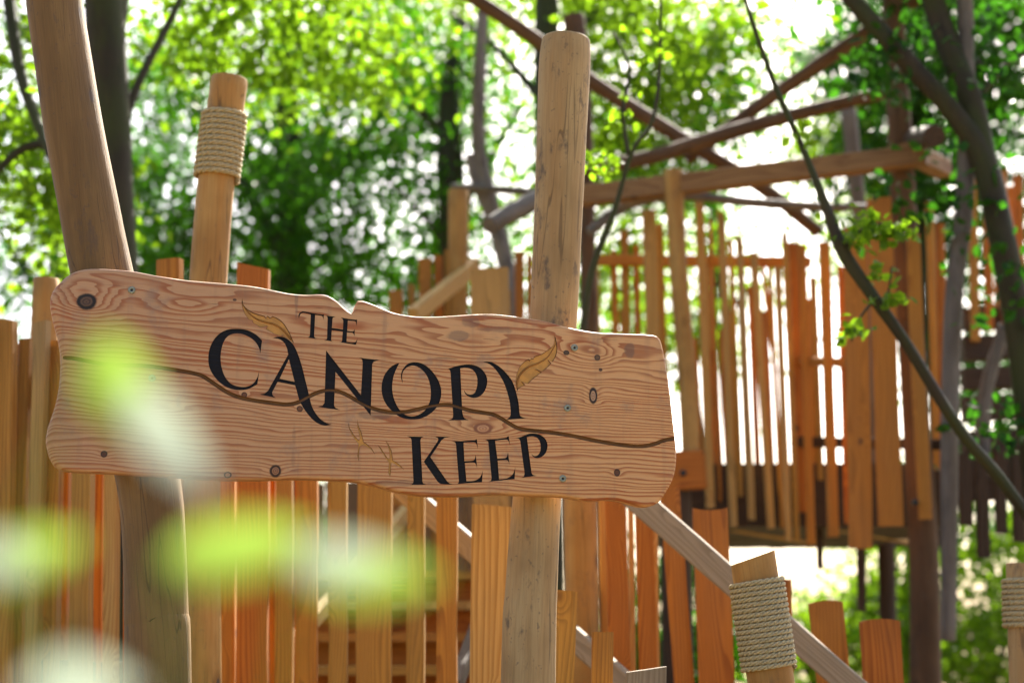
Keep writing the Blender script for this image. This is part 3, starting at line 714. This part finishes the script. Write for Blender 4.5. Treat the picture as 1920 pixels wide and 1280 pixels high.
# ------------------------------------------------------------------ handrail falling to the right, with its boards
h_ = thing('stair_railing', gz(1330, 1280, 6.9), 'grey handrail sloping down to the right in front of wide orange boards', 'railing')
beam(h_, (1130,880,6.75), (1660,1340,6.45), 47, 0.06, M_grey, 'handrail')
beam(h_, (742,905,7.0), (1230,1330,6.6), 40, 0.06, M_grey, 'handrail')
logpx(h_, 'post', [(1096,1280,7.2,62),(1092,1100,7.2,61),(1086,880,7.2,60),(1082,700,7.2,58)], M_loghoney, ground=True)
for (xt, yt, xb, w, m, Y, tp) in [(1126,760,1135,16,M_pale,7.3,0),(1150,760,1163,40,M_red,7.05,0),(1200,770,1214,34,M_red,7.05,0),(1255,915,1282,38,M_red,7.0,0.05),(1332,952,1342,66,M_red,6.95,'c'),(1303,960,1318,14,M_dark,7.4,0),
        (1470,1086,1474,24,M_red,6.9,0),(1548,1128,1562,64,M_red,6.8,'v'),(1650,1163,1656,72,M_red,6.7,'v'),(1225,800,1232,10,M_pale,7.4,0),(1180,800,1186,12,M_pale,7.4,0)]:
    board(h_, xt, yt, xb, 1280, w, Y, m, th=0.055, yaw=-0.05, top=tp, ground=True, amt=0.16)


# ------------------------------------------------------------------ treehouse platform
t_ = thing('treehouse_platform', gz(1500, 1280, 9.6), 'raised timber treehouse platform ringed by tall uneven orange boards', 'treehouse')
YA, YB = 9.4, 10.4
PAL = [(1170,432,1182,930,15,M_larch,YB+.3,0),(1150,470,1160,930,12,M_red,YB+.3,0),(1192,460,1202,930,11,M_red,YB+.3,0),(1216,394,1232,930,26,M_pale,YB,0),(1237,420,1252,900,12,M_larch,YB+.1,0),
 (1311,375,1332,952,16,M_pale,YB,0),(1332,413,1350,940,7,M_red,YB+.2,0),(1352,398,1375,987,17,M_pale,YB,-.6),(1369,450,1389,930,12,M_larch,YB+.1,0),(1386,446,1410,974,16,M_pale,YB,-.5),
 (1413,474,1446,990,16,M_pale,YB,0),(1428,485,1455,700,9,M_red,YB+.15,0),(1443,500,1468,990,11,M_larch,YB+.1,0),(1458,500,1478,1014,15,M_pale,YB-.1,0),
 (1471,438,1494,1012,12,M_larch,YB,-.8),(1488,455,1507,960,24,M_red,YB+.1,0),(1524,520,1538,900,12,M_larch,YB+.2,0),(1576,500,1590,980,11,M_red,YA+.4,0),(1503,460,1521,1020,19,M_larch,YB-.1,0),(1545,455,1562,1006,20,M_larch,YA+.3,0),(1602,428,1613,1028,44,M_red,YA,0),(1648,372,1671,986,46,M_red,YA,0.1),
 (1712,440,1735,973,25,M_larch,YA,0),(1762,420,1772,900,16,M_red,YA+.3,0),(1742,380,1757,880,15,M_larch,YA+.5,0),(1822,330,1829,640,16,M_larch,YA+.9,0),(1848,300,1856,620,14,M_red,YA+.9,0),(1880,320,1887,630,14,M_larch,YA+1.,0),(1908,330,1915,630,16,M_red,YA+1,0),(1865,340,1872,650,10,M_larch,YA+1.2,0),(1895,350,1902,640,10,M_red,YA+1.2,0)]
for (xt, yt, xb, yb, w, m, Y, tp) in PAL:
    board(t_, xt, yt, xb, yb, w*(0.84 if 1325 < xt < 1520 else 1), Y, m, th=0.035, yaw=random.uniform(-.12, .12), top=tp)
for i in range(13):                                   # inner row, lower boards
    x = 1300 + i*18 + random.uniform(-4, 4)
    if 1440 < x < 1482: continue
    board(t_, x, random.uniform(520, 690), x+18, 985, random.uniform(9, 14), YB+0.42, random.choice([M_red, M_larch]), yaw=random.uniform(-.3, .3))
for i in range(8):                                    # far side of the enclosure
    x = 1118 + i*52 + random.uniform(-6, 6)
    if 1448 < x < 1490 or 1512 < x < 1590: continue
    board(t_, x, random.uniform(470, 600), x+14, 900, random.uniform(10, 19), 12.9, random.choice([M_red, M_larch, M_red]), yaw=random.uniform(-.2, .2))
beam(t_, (1120,488,YB+.24), (1520,492,YB+.24), 20, 0.05, M_red, 'rail')
beam(t_, (1500,828,YB+.1), (1800,834,YA+.12), 20, 0.05, M_dark, 'rail')
beam(t_, (1500,677,YB+.1), (1620,680,YA+.12), 18, 0.05, M_red, 'rail')
# deck: planks on joists
zd = P(1500, 985, 10.6).z
xa, xb_ = P(1255, 985, 10.6).x, P(1775, 985, 10.6).x
n = 14
for i in range(n):
    x0 = xa + (xb_-xa)*i/n; W = (xb_-xa)/n - 0.008
    vs_ = [(x, y, z) for z in (0, 2.5) for (x, y) in ((0, 0), (W, 0), (W, 0.04), (0, 0.04))]
    me = mesh('deck_plank', vs_, [(0,1,2,3),(7,6,5,4),(0,4,5,1),(1,5,6,2),(2,6,7,3),(3,7,4,0)])
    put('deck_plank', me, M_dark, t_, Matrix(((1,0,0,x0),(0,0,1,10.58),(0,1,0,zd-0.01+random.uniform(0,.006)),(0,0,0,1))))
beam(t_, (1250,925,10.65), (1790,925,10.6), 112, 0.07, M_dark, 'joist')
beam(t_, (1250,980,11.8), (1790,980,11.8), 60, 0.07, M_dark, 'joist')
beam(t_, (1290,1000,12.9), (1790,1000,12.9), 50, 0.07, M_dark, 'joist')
beam(t_, (1372,992,10.9), (1540,1020,12.4), 8, 0.04, M_pale, 'brace')
beam(t_, (1560,990,10.9), (1720,1018,12.4), 8, 0.04, M_pale, 'brace')
beam(t_, (1238,885,9.9), (1322,880,9.9), 72, 0.12, M_red, 'bracket'); bolt(t_, 1281, 886, 9.83, 0.02); bolt(t_, 1716, 941, 9.35, 0.018); bolt(t_, 1676, 505, 9.35)
board(t_, 1537, 985, 1538, 1066, 12, 10.75, M_dark, name='hanger'); board(t_, 1614, 985, 1616, 1146, 16, 10.75, M_dark, name='hanger')
# posts
logpx(t_, 'post', [(1296,900,9.95,34),(1288,700,9.95,36),(1272,500,9.95,35),(1262,320,9.95,35)], M_loghoney)
logpx(t_, 'post', [(1270,1280,9.95,62),(1268,1000,9.95,60),(1266,890,9.95,58)], M_dark, ground=True)
logpx(t_, 'post', [(1735,1280,9.6,60),(1730,1000,9.6,56),(1706,600,9.6,48),(1690,300,9.6,46),(1680,120,9.6,42),(1672,-60,9.6,40)], M_logred, ground=True)
logpx(t_, 'post', [(1668,1280,12.6,34),(1664,1100,12.6,34),(1660,980,12.6,33)], M_dark, ground=True)
logpx(t_, 'post', [(1778,1200,9.0,28),(1780,900,9.0,32),(1788,560,9.0,34),(1808,380,9.0,34),(1812,150,9.0,32),(1808,-40,9.0,30)], M_loggrey)
logpx(t_, 'post', [(1640,880,11.2,24),(1632,620,11.2,25),(1612,400,11.2,28),(1590,205,11.2,30)], M_loggrey)
logpx(t_, 'post', [(1107,1000,10.8,34),(1106,700,10.8,34),(1100,400,10.8,32),(1090,150,10.8,36),(1075,30,10.8,40)], M_logred, ground=True)
# frame timbers over the platform
beam(t_, (1090,368,10.2), (1738,291,9.4), 37, 0.10, M_brown, 'beam')
beam(t_, (1700,283,9.4), (1770,318,9.9), 32, 0.10, M_brown, 'beam')
logpx(t_, 'log', [(1088,320,10.4,26),(1230,292,10.3,28),(1400,240,10.2,29),(1540,203,10.1,27),(1668,172,9.8,25)], M_logred)
logpx(t_, 'log', [(870,-15,10.3,27),(1010,78,10.35,27),(1120,160,10.4,27),(1290,268,10.5,27),(1430,352,10.6,27),(1535,435,10.7,25)], M_logred)
logpx(t_, 'log', [(1288,300,10.6,22),(1400,215,10.4,26),(1530,125,10.2,28),(1640,50,10.1,28),(1720,0,10,28)], M_logred)
logpx(t_, 'log', [(1105,437,10.2,20),(1150,400,10.2,21),(1205,376,10.2,20),(1290,368,10.25,18),(1400,379,10.3,18),(1540,388,10.4,17),(1665,392,10.4,16)], M_loggrey)
logpx(t_, 'log', [(917,424,9.4,34),(985,385,9.6,38),(1060,348,9.9,38)], M_loggrey)
logpx(t_, 'log', [(848,350,11.6,14),(930,355,11.4,15),(1080,368,11.0,16)], M_loggrey)
logpx(t_, 'log', [(1752,256,8.9,42),(1716,262,9.5,42)], M_dark, 20)
# dark stair and hanging planks at the far right of the platform
for i, y in enumerate((600, 655, 712, 768, 830, 885)):
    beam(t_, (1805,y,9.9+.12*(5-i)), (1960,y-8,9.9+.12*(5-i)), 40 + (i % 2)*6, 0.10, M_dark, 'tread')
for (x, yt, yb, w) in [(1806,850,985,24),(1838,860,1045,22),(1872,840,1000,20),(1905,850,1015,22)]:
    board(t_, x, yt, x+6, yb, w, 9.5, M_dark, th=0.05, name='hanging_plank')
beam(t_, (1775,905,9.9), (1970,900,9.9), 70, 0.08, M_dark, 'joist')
logpx(t_, 'stringer', [(1842,890,9.6,26),(1848,740,9.6,26),(1885,610,9.6,24)], M_loggrey)

# ------------------------------------------------------------------ trees
def leaf_mesh(centres, size, up=0.35):
    """one small folded leaf (two triangles each side of the midrib) per centre"""
    n = len(centres); c = np.asarray(centres)
    d = rng.normal(size=(n, 3)); d[:, 2] -= 0.25; d /= np.linalg.norm(d, axis=1)[:, None]
    nn = rng.normal(size=(n, 3)) * np.array([1, 1, 0.8]) + np.array([0, 0, up*2]); s = np.cross(d, nn); s /= np.linalg.norm(s, axis=1)[:, None]
    nn = np.cross(s, d)
    L = size*rng.uniform(0.7, 1.3, n)[:, None]; W = L*rng.uniform(0.26, 0.36, n)[:, None]
    v = np.empty((n, 6, 3))
    v[:, 0] = c - d*L*0.5
    v[:, 1] = c - d*L*0.12 + s*W + nn*W*0.3
    v[:, 2] = c + d*L*0.22 + s*W*0.8 + nn*W*0.25
    v[:, 3] = c + d*L*0.5 - nn*L*0.06
    v[:, 4] = c + d*L*0.22 - s*W*0.8 + nn*W*0.25
    v[:, 5] = c - d*L*0.12 - s*W + nn*W*0.3
    me = bpy.data.meshes.new('leaves')
    me.vertices.add(n*6); me.vertices.foreach_set('co', v.reshape(-1))
    q = (np.arange(n)*6)[:, None] + np.array([0, 3, 2, 1, 0, 5, 4, 3])[None]
    me.loops.add(n*8); me.loops.foreach_set('vertex_index', q.reshape(-1).astype(np.int32))
    me.polygons.add(n*2); me.polygons.foreach_set('loop_start', (np.arange(n*2)*4).astype(np.int32))
    me.update(calc_edges=True); me.validate()
    return me

def cloud(blobs):
    """leaf positions: twig clusters spread through ellipsoids (x px, y px, Y, rx px, ry px, ry_depth m, clusters, leaves per cluster, spread m)"""
    out = []
    for (x, y, Y, rx, ry, dep, nc, nl, sp_) in blobs:
        m = mpp(x, y, Y); c = np.array(P(x, y, Y))
        u = rng.normal(size=(nc, 3)); u /= np.linalg.norm(u, axis=1)[:, None]; u *= (rng.uniform(0.15, 1, nc)**0.45)[:, None]
        cc = c + u*np.array([rx*m, dep, ry*m])
        for q in cc:
            k = int(nl*rng.uniform(0.5, 1.5)); sg = sp_*rng.uniform(0.6, 1.4)
            g = rng.normal(size=(k, 3))*np.array([sg, sg, sg*0.5])
            g[:, 2] -= 0.25*np.hypot(g[:, 0], g[:, 1])
            out.append(q + g)
    p = np.concatenate(out); return p[p[:, 2] > 0.05]

def tree(name, label, trunk, limbs, blobs, leafmat, leaf=0.09, bark=None, cat='tree', group='trees behind the playground', extra=None):
    bark = bark or M_bark
    x, y, Y, d = trunk[0]
    root = thing(name, gz(x, y, Y), label, cat, group)
    logpx(root, 'trunk', trunk, bark, 14, 0.05, 5, ground=True)
    for l in limbs: logpx(root, 'branch', l, bark, 8, 0.05, 4)
    pts = cloud(blobs)
    me = leaf_mesh(pts - np.array(root.location), leaf)
    o = put('crown', me, leafmat, root, Matrix.Translation(root.location)); o['kind'] = 'stuff'
    if extra:
        me = leaf_mesh(cloud(extra[0]) - np.array(root.location), leaf)
        o = put('crown', me, extra[1], root, Matrix.Translation(root.location)); o['kind'] = 'stuff'
    return root

tree('leafy_tree', 'mossy brown tree trunk rising directly behind the bent sign post', [(232,1000,9.2,84),(226,600,9.2,80),(212,300,9.2,76),(200,100,9.2,76),(190,-160,9.2,72),(186,-420,9.4,60)],
     [[(222,260,9.2,22),(262,150,9.3,18),(335,5,9.5,13),(380,-120,9.6,9)], [(195,150,9.2,44),(215,60,9.2,44),(232,-90,9.3,38)], [(232,430,9.2,20),(130,360,9.3,17),(75,240,9.5,22),(35,120,9.6,24),(10,-60,9.8,26)], [(95,270,9.5,18),(40,280,9.5,17),(-30,345,9.5,15)]],
     [(70,330,10.5,120,200,0.8,42,42,0.20),(520,70,11.5,240,110,0.9,70,42,0.22),(60,60,10.5,90,60,.6,8,40,.2),(250,-220,11.0,420,160,1.6,60,45,0.28),(120,-950,7.2,620,220,2.2,110,60,0.34)], M_leafyel, 0.075, group='trees behind the playground')  # last blob: unseen overhang, added to shade the left fence
tree('leafy_tree', 'broad dense green tree filling the left background behind the rope post', [(560,1280,17,70),(555,900,17,66),(550,500,17,60),(540,200,17.2,44),(545,-60,17.4,30)],
     [[(550,520,17,30),(480,380,17,20),(400,250,17.3,12),(330,120,17.5,7)], [(548,420,17,28),(650,300,17.2,18),(760,160,17.5,10)], [(552,600,17,22),(640,520,17,14),(730,450,17,8)]],
     [(380,330,17.5,260,300,2.4,96,105,0.30),(560,120,18.2,340,220,2.2,80,100,0.30),(560,430,17.8,260,180,2.0,52,90,0.28),(330,800,17.5,420,330,2.0,90,110,0.34)], M_leaf, 0.08)
tree('leafy_tree', 'dark green tree standing far behind the left palisade', [(120,1280,21,62),(118,900,21,58),(110,500,21,46),(100,100,21,28)], [[(118,700,21,26),(210,520,21,14),(300,400,21,8)], [(115,620,21,24),(30,480,21,13),(-40,380,21,8)]],
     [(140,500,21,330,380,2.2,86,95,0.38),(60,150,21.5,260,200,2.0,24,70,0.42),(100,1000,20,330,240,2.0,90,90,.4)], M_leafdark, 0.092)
tree('leafy_tree', 'forked tree with dim brown trunk between the rope post and the pale log post', [(848,1280,15.5,60),(850,900,15.5,56),(850,560,15.5,50),(846,330,15.5,48),(842,210,15.6,40),(860,40,15.8,28),(880,-120,16,16)],
     [[(842,260,15.6,26),(770,190,15.6,13),(700,120,15.8,9),(650,60,16,6)], [(850,420,15.5,24),(900,330,15.5,13),(975,200,15.7,8)], [(850,480,15.5,18),(790,400,15.5,10),(720,330,15.5,6)]],
     [(720,420,16.2,230,210,1.7,70,84,0.30),(770,130,16.5,230,170,1.7,70,84,0.30),(960,300,16.6,170,230,1.5,32,44,0.30),(900,620,16.4,280,140,1.6,50,85,.32)], M_leaf, 0.072)
tree('leafy_tree', 'tall straight trunk seen just above the pale log post with airy bright leaves', [(1030,1280,13.0,56),(1029,700,13.0,52),(1027,300,13.0,48),(1025,60,13.0,46),(1024,-160,13.0,42)],
     [[(1027,120,13,20),(1120,20,13.3,13),(1230,-70,13.6,8)], [(1027,200,13,18),(930,90,13.3,11),(840,20,13.6,7)]],
     [(1190,140,14.0,160,150,1.5,62,62,0.26),(1130,400,15,150,160,1.4,34,60,0.28),(1330,60,14.5,70,80,1.0,16,60,0.24),(1000,-60,14,260,90,1.4,40,60,.28)], M_leafyel, 0.078, extra=([(1220,220,15.5,190,170,1.4,44,70,0.28),(1340,130,15.5,90,120,1.2,26,60,0.26),(1300,340,16,70,60,1,12,50,.26)], M_leaf))
tree('leafy_tree', 'small pale green tree behind the treehouse platform', [(1330,1280,20,44),(1332,900,20,40),(1335,600,20,32),(1340,330,20,18)], [[(1332,700,20,16),(1260,560,20,9),(1200,480,20,6)], [(1334,640,20,15),(1400,540,20,9),(1450,480,20,5)]],
     [(1250,520,20,200,170,1.6,44,70,0.34),(1180,660,20,130,120,1.4,24,50,.34),(1560,260,20.5,80,110,1.0,22,60,.3),(1640,420,20.5,70,120,1,24,60,.3)], M_leafyel, 0.10)
tree('leafy_tree', 'tall tree behind the treehouse with dense dark foliage at the upper right', [(1722,1280,19,52),(1720,800,19,50),(1716,400,19,44),(1716,100,19.1,36),(1720,-100,19.3,24)], [[(1716,450,19,22),(1640,300,19.1,14),(1570,170,19.3,8)], [(1716,350,19,22),(1800,200,19.1,14),(1880,90,19.3,9)]],
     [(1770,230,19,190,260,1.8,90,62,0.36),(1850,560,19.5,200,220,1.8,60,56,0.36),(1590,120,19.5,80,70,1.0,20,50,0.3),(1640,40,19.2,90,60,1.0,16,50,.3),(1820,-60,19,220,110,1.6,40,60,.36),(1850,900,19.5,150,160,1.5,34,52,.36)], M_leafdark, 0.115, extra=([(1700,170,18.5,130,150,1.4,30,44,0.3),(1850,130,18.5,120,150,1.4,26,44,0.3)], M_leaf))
root = thing('bare_trunk', gz(975, 1280, 11.6), 'smooth grey crooked bare trunk between the honey post and the pale log post', 'tree')
logpx(root, 'trunk', [(985,1000,11.6,34),(962,600,11.6,32),(945,480,11.6,31),(918,380,11.6,34),(900,290,11.6,28),(897,200,11.6,27),(902,80,11.6,24),(905,20,11.6,22)], M_barkgrey, 14, 0.04, 6, ground=True)
logpx(root, 'branch', [(922,400,11.6,24),(895,340,11.6,24),(882,290,11.6,20)], M_barkgrey, 10, 0.04)
# understorey beyond the platform
def shrub(label, x, Y, blobs, mat, leaf=0.09):
    root = thing('shrub', gz(x, 1280, Y), label, 'shrub', 'shrubs beyond the platform')
    for k in range(5):
        a = P(x+random.uniform(-20, 20), 1280, Y); b = P(x+random.uniform(-160, 160), random.uniform(1100, 1200), Y+random.uniform(-.4, .4))
        log(root, 'stem', [(a.x, a.y, 0.0), tuple((Vector((a.x, a.y, 0.8))+b)/2), tuple(b)], [0.035, 0.025, 0.012], M_bark, 7, 0.04, 4)
    me = leaf_mesh(cloud(blobs) - np.array(root.location), leaf)
    o = put('foliage', me, mat, root, Matrix.Translation(root.location)); o['kind'] = 'stuff'
shrub('bright green shrub under the right side of the treehouse', 1800, 17, [(1830,1180,17,180,120,1.2,60,65,0.26),(1870,1000,17,120,90,1.0,16,60,.26)], M_leafyel)
shrub('bright green shrub seen below the deck between the short boards', 1560, 18, [(1580,1190,18,150,80,1.2,42,65,0.26),(1660,1060,18,70,130,1.0,22,55,.26)], M_leafyel)
shrub('green shrub showing through the gaps right of the pale log post', 1240, 17, [(1240,1160,17,140,130,1.2,60,70,0.26)], M_leaf)
shrub('green shrub behind the lower part of the middle palisade', 620, 18, [(620,1120,18,300,190,1.4,90,75,0.28)], M_leaf)

# nearer mossy tree leaning across the right side
root = thing('leaning_tree', gz(1990, 1280, 8.9), 'dark mossy leaning tree with forked limbs across the upper right', 'tree')
logpx(root, 'trunk', [(1985,1280,8.9,66),(1950,900,8.9,60),(1915,660,8.9,56),(1880,450,8.9,54),(1845,300,8.9,50),(1790,215,8.9,40),(1700,115,8.9,36),(1590,-10,8.9,32),(1520,-110,8.9,26)], M_bark, 14, 0.06, 6, ground=True)
logpx(root, 'branch', [(1850,320,8.9,48),(1822,190,8.95,46),(1775,80,9.0,44),(1735,-40,9.0,40)], M_bark, 12, 0.06)
logpx(root, 'branch', [(1848,130,9.0,10),(1800,85,9.1,12),(1765,40,9.0,12)], M_bark, 7, 0.05)
logpx(root, 'branch', [(1838,180,8.95,16),(1900,110,9.0,12),(1960,100,9.1,9)], M_bark, 7, 0.05)
pts = cloud([(1690,110,9.0,80,70,.35,12,13,.13),(1790,330,8.8,110,90,.35,6,13,.13),(1850,150,9.1,90,120,.4,12,13,.13),(1890,500,8.8,60,160,.35,7,13,.13),(1900,800,8.7,40,80,.3,5,13,.12),(1800,-150,9.2,260,120,1.0,70,30,.22)])  # last blob: crown above the view, added to block sky light on the right
o = put('crown', leaf_mesh(pts - np.array(root.location), 0.075), M_leafdark, root, Matrix.Translation(root.location)); o['kind'] = 'stuff'

# slim branches in front of the platform, each a sapling rooted out of view
def sapling(name, label, path, leafblobs, mat, lm, leaf, twigs=()):
    x, y, Y, d = path[0]; root = thing(name, gz(x, y, Y), label, 'sapling')
    logpx(root, 'stem', path, mat, 10, 0.05, 6, ground=True)
    for t in twigs: logpx(root, 'twig', t, mat, 6, 0.04, 4)
    o = put('leaves', leaf_mesh(cloud(leafblobs) - np.array(root.location), leaf), lm, root, Matrix.Translation(root.location)); o['kind'] = 'stuff'
sapling('leaning_sapling', 'thin mossy green stem slanting across the treehouse boards', [(2010,1130,7.4,27),(1900,930,7.4,25),(1800,805,7.4,24),(1700,645,7.4,23),(1640,560,7.4,24),(1580,470,7.4,26),(1548,385,7.4,18),(1510,290,7.4,12),(1455,165,7.4,11),(1420,70,7.4,9),(1388,-30,7.4,7)],
    [(1600,610,7.35,14,30,.06,4,9,.035),(1665,555,7.35,24,12,.06,3,9,.035),(1625,410,7.35,20,16,.06,3,9,.04),(1665,430,7.3,40,20,.08,6,12,.05),(1500,250,7.4,40,20,.1,2,6,.04),(1590,430,7.4,30,30,.1,5,10,.05),(1650,500,7.35,14,20,.06,3,8,.035)], M_bark, M_leafyel, 0.055,
    [[(1580,470,7.4,9),(1625,425,7.38,6),(1690,420,7.35,3)], [(1650,575,7.4,7),(1665,550,7.38,5),(1672,500,7.36,3)], [(1640,560,7.4,7),(1610,600,7.38,4),(1596,640,7.36,3)]])
sapling('slender_sapling', 'slender twisting green twig rising just right of the pale log post', [(1085,760,7.8,13),(1096,600,7.8,13),(1112,500,7.8,13),(1150,400,7.8,11),(1185,285,7.8,9),(1222,230,7.8,8),(1236,140,7.8,7),(1240,-20,7.8,6)],
    [(1120,300,7.8,40,26,.1,5,12,.05),(1170,200,7.8,40,40,.12,3,10,.05),(1230,80,7.8,50,50,.15,3,8,.05)], M_bark, M_leafyel, 0.05, [[(1178,290,7.8,9),(1168,210,7.8,8),(1180,130,7.8,5),(1150,60,7.8,4)]])

# ------------------------------------------------------------------ blurred leaves right in front of the lens
def big_leaf(parent, a, b, wpx, Y, Yb, mat, roll=0.0, bend=0.12):
    pa, pb = P(*a, Y), P(*b, Yb); L = (pb-pa).length; W = wpx*mpp(*a, Y)/2
    n, k = 12, 6; vs_, fs = [], []
    for i in range(n+1):
        t = i/n; w = W*(math.sin(math.pi*min(1, t*1.02)**0.75)**0.8 if 0 < t < 1 else 0.02)
        for j in range(-k//2, k//2+1):
            u = j/(k/2); vs_.append((u*w, 0.18*abs(u)*w - bend*L*math.sin(math.pi*t) + 0.01*w*math.sin(t*30)*abs(u), L*t))
    m = k+1
    for i in range(n):
        for j in range(k): fs.append((i*m+j, i*m+j+1, (i+1)*m+j+1, (i+1)*m+j))
    me = mesh('leaf', vs_, fs, True)
    return put('leaf', me, mat, parent, frame(pa, pb, (math.cos(roll), 0.3, math.sin(roll))))
Yn = 0.8
b0 = P(120, 1420, Yn); root = thing('foreground_shrub', (b0.x, b0.y, 0), 'out of focus shrub leaves close to the camera at lower left', 'shrub')
log(root, 'stem', [(b0.x, b0.y, -0.02), (b0.x+0.01, b0.y, 0.7), tuple(P(120,1420,Yn)), tuple(P(150,1330,Yn))], [0.008, 0.006, 0.004, 0.003], M_bark, 8, 0.03)
def pet(pts): 
    q = [P(*p) for p in pts]; log(root, 'leaf_stalk', [tuple(v) for v in q], [0.0016]*len(q), M_near, 6, 0.0)
pet([(120,1420,Yn),(330,1330,Yn),(300,1050,0.8)]); pet([(120,1420,Yn),(480,1380,Yn),(545,1060,0.8)]); pet([(120,1420,Yn),(60,1250,Yn),(-40,1060,0.8)]); pet([(150,1330,Yn),(40,1000,0.8),(185,640,0.8)])
big_leaf(root, (310,1045), (590,995), 135, 0.8, 0.79, M_near, 1.35)
big_leaf(root, (550,1050), (825,1085), 120, 0.78, 0.77, M_near, 1.35)
big_leaf(root, (550,1045), (740,1045), 80, 0.75, 0.75, M_leafsheen, 1.3)
big_leaf(root, (185,630), (280,840), 125, 0.84, 0.82, M_near, 0.3)
big_leaf(root, (245,720), (395,930), 95, 0.8, 0.78, M_leafsheen, 0.6)
big_leaf(root, (-60,1060), (160,1010), 110, 0.8, 0.8, M_near, 1.3)
big_leaf(root, (-60,1030), (60,1060), 80, 0.76, .76, M_leafsheen, 1.3)
big_leaf(root, (40,1300), (260,1290), 150, 0.76, 0.76, M_leafsheen, 1.4)
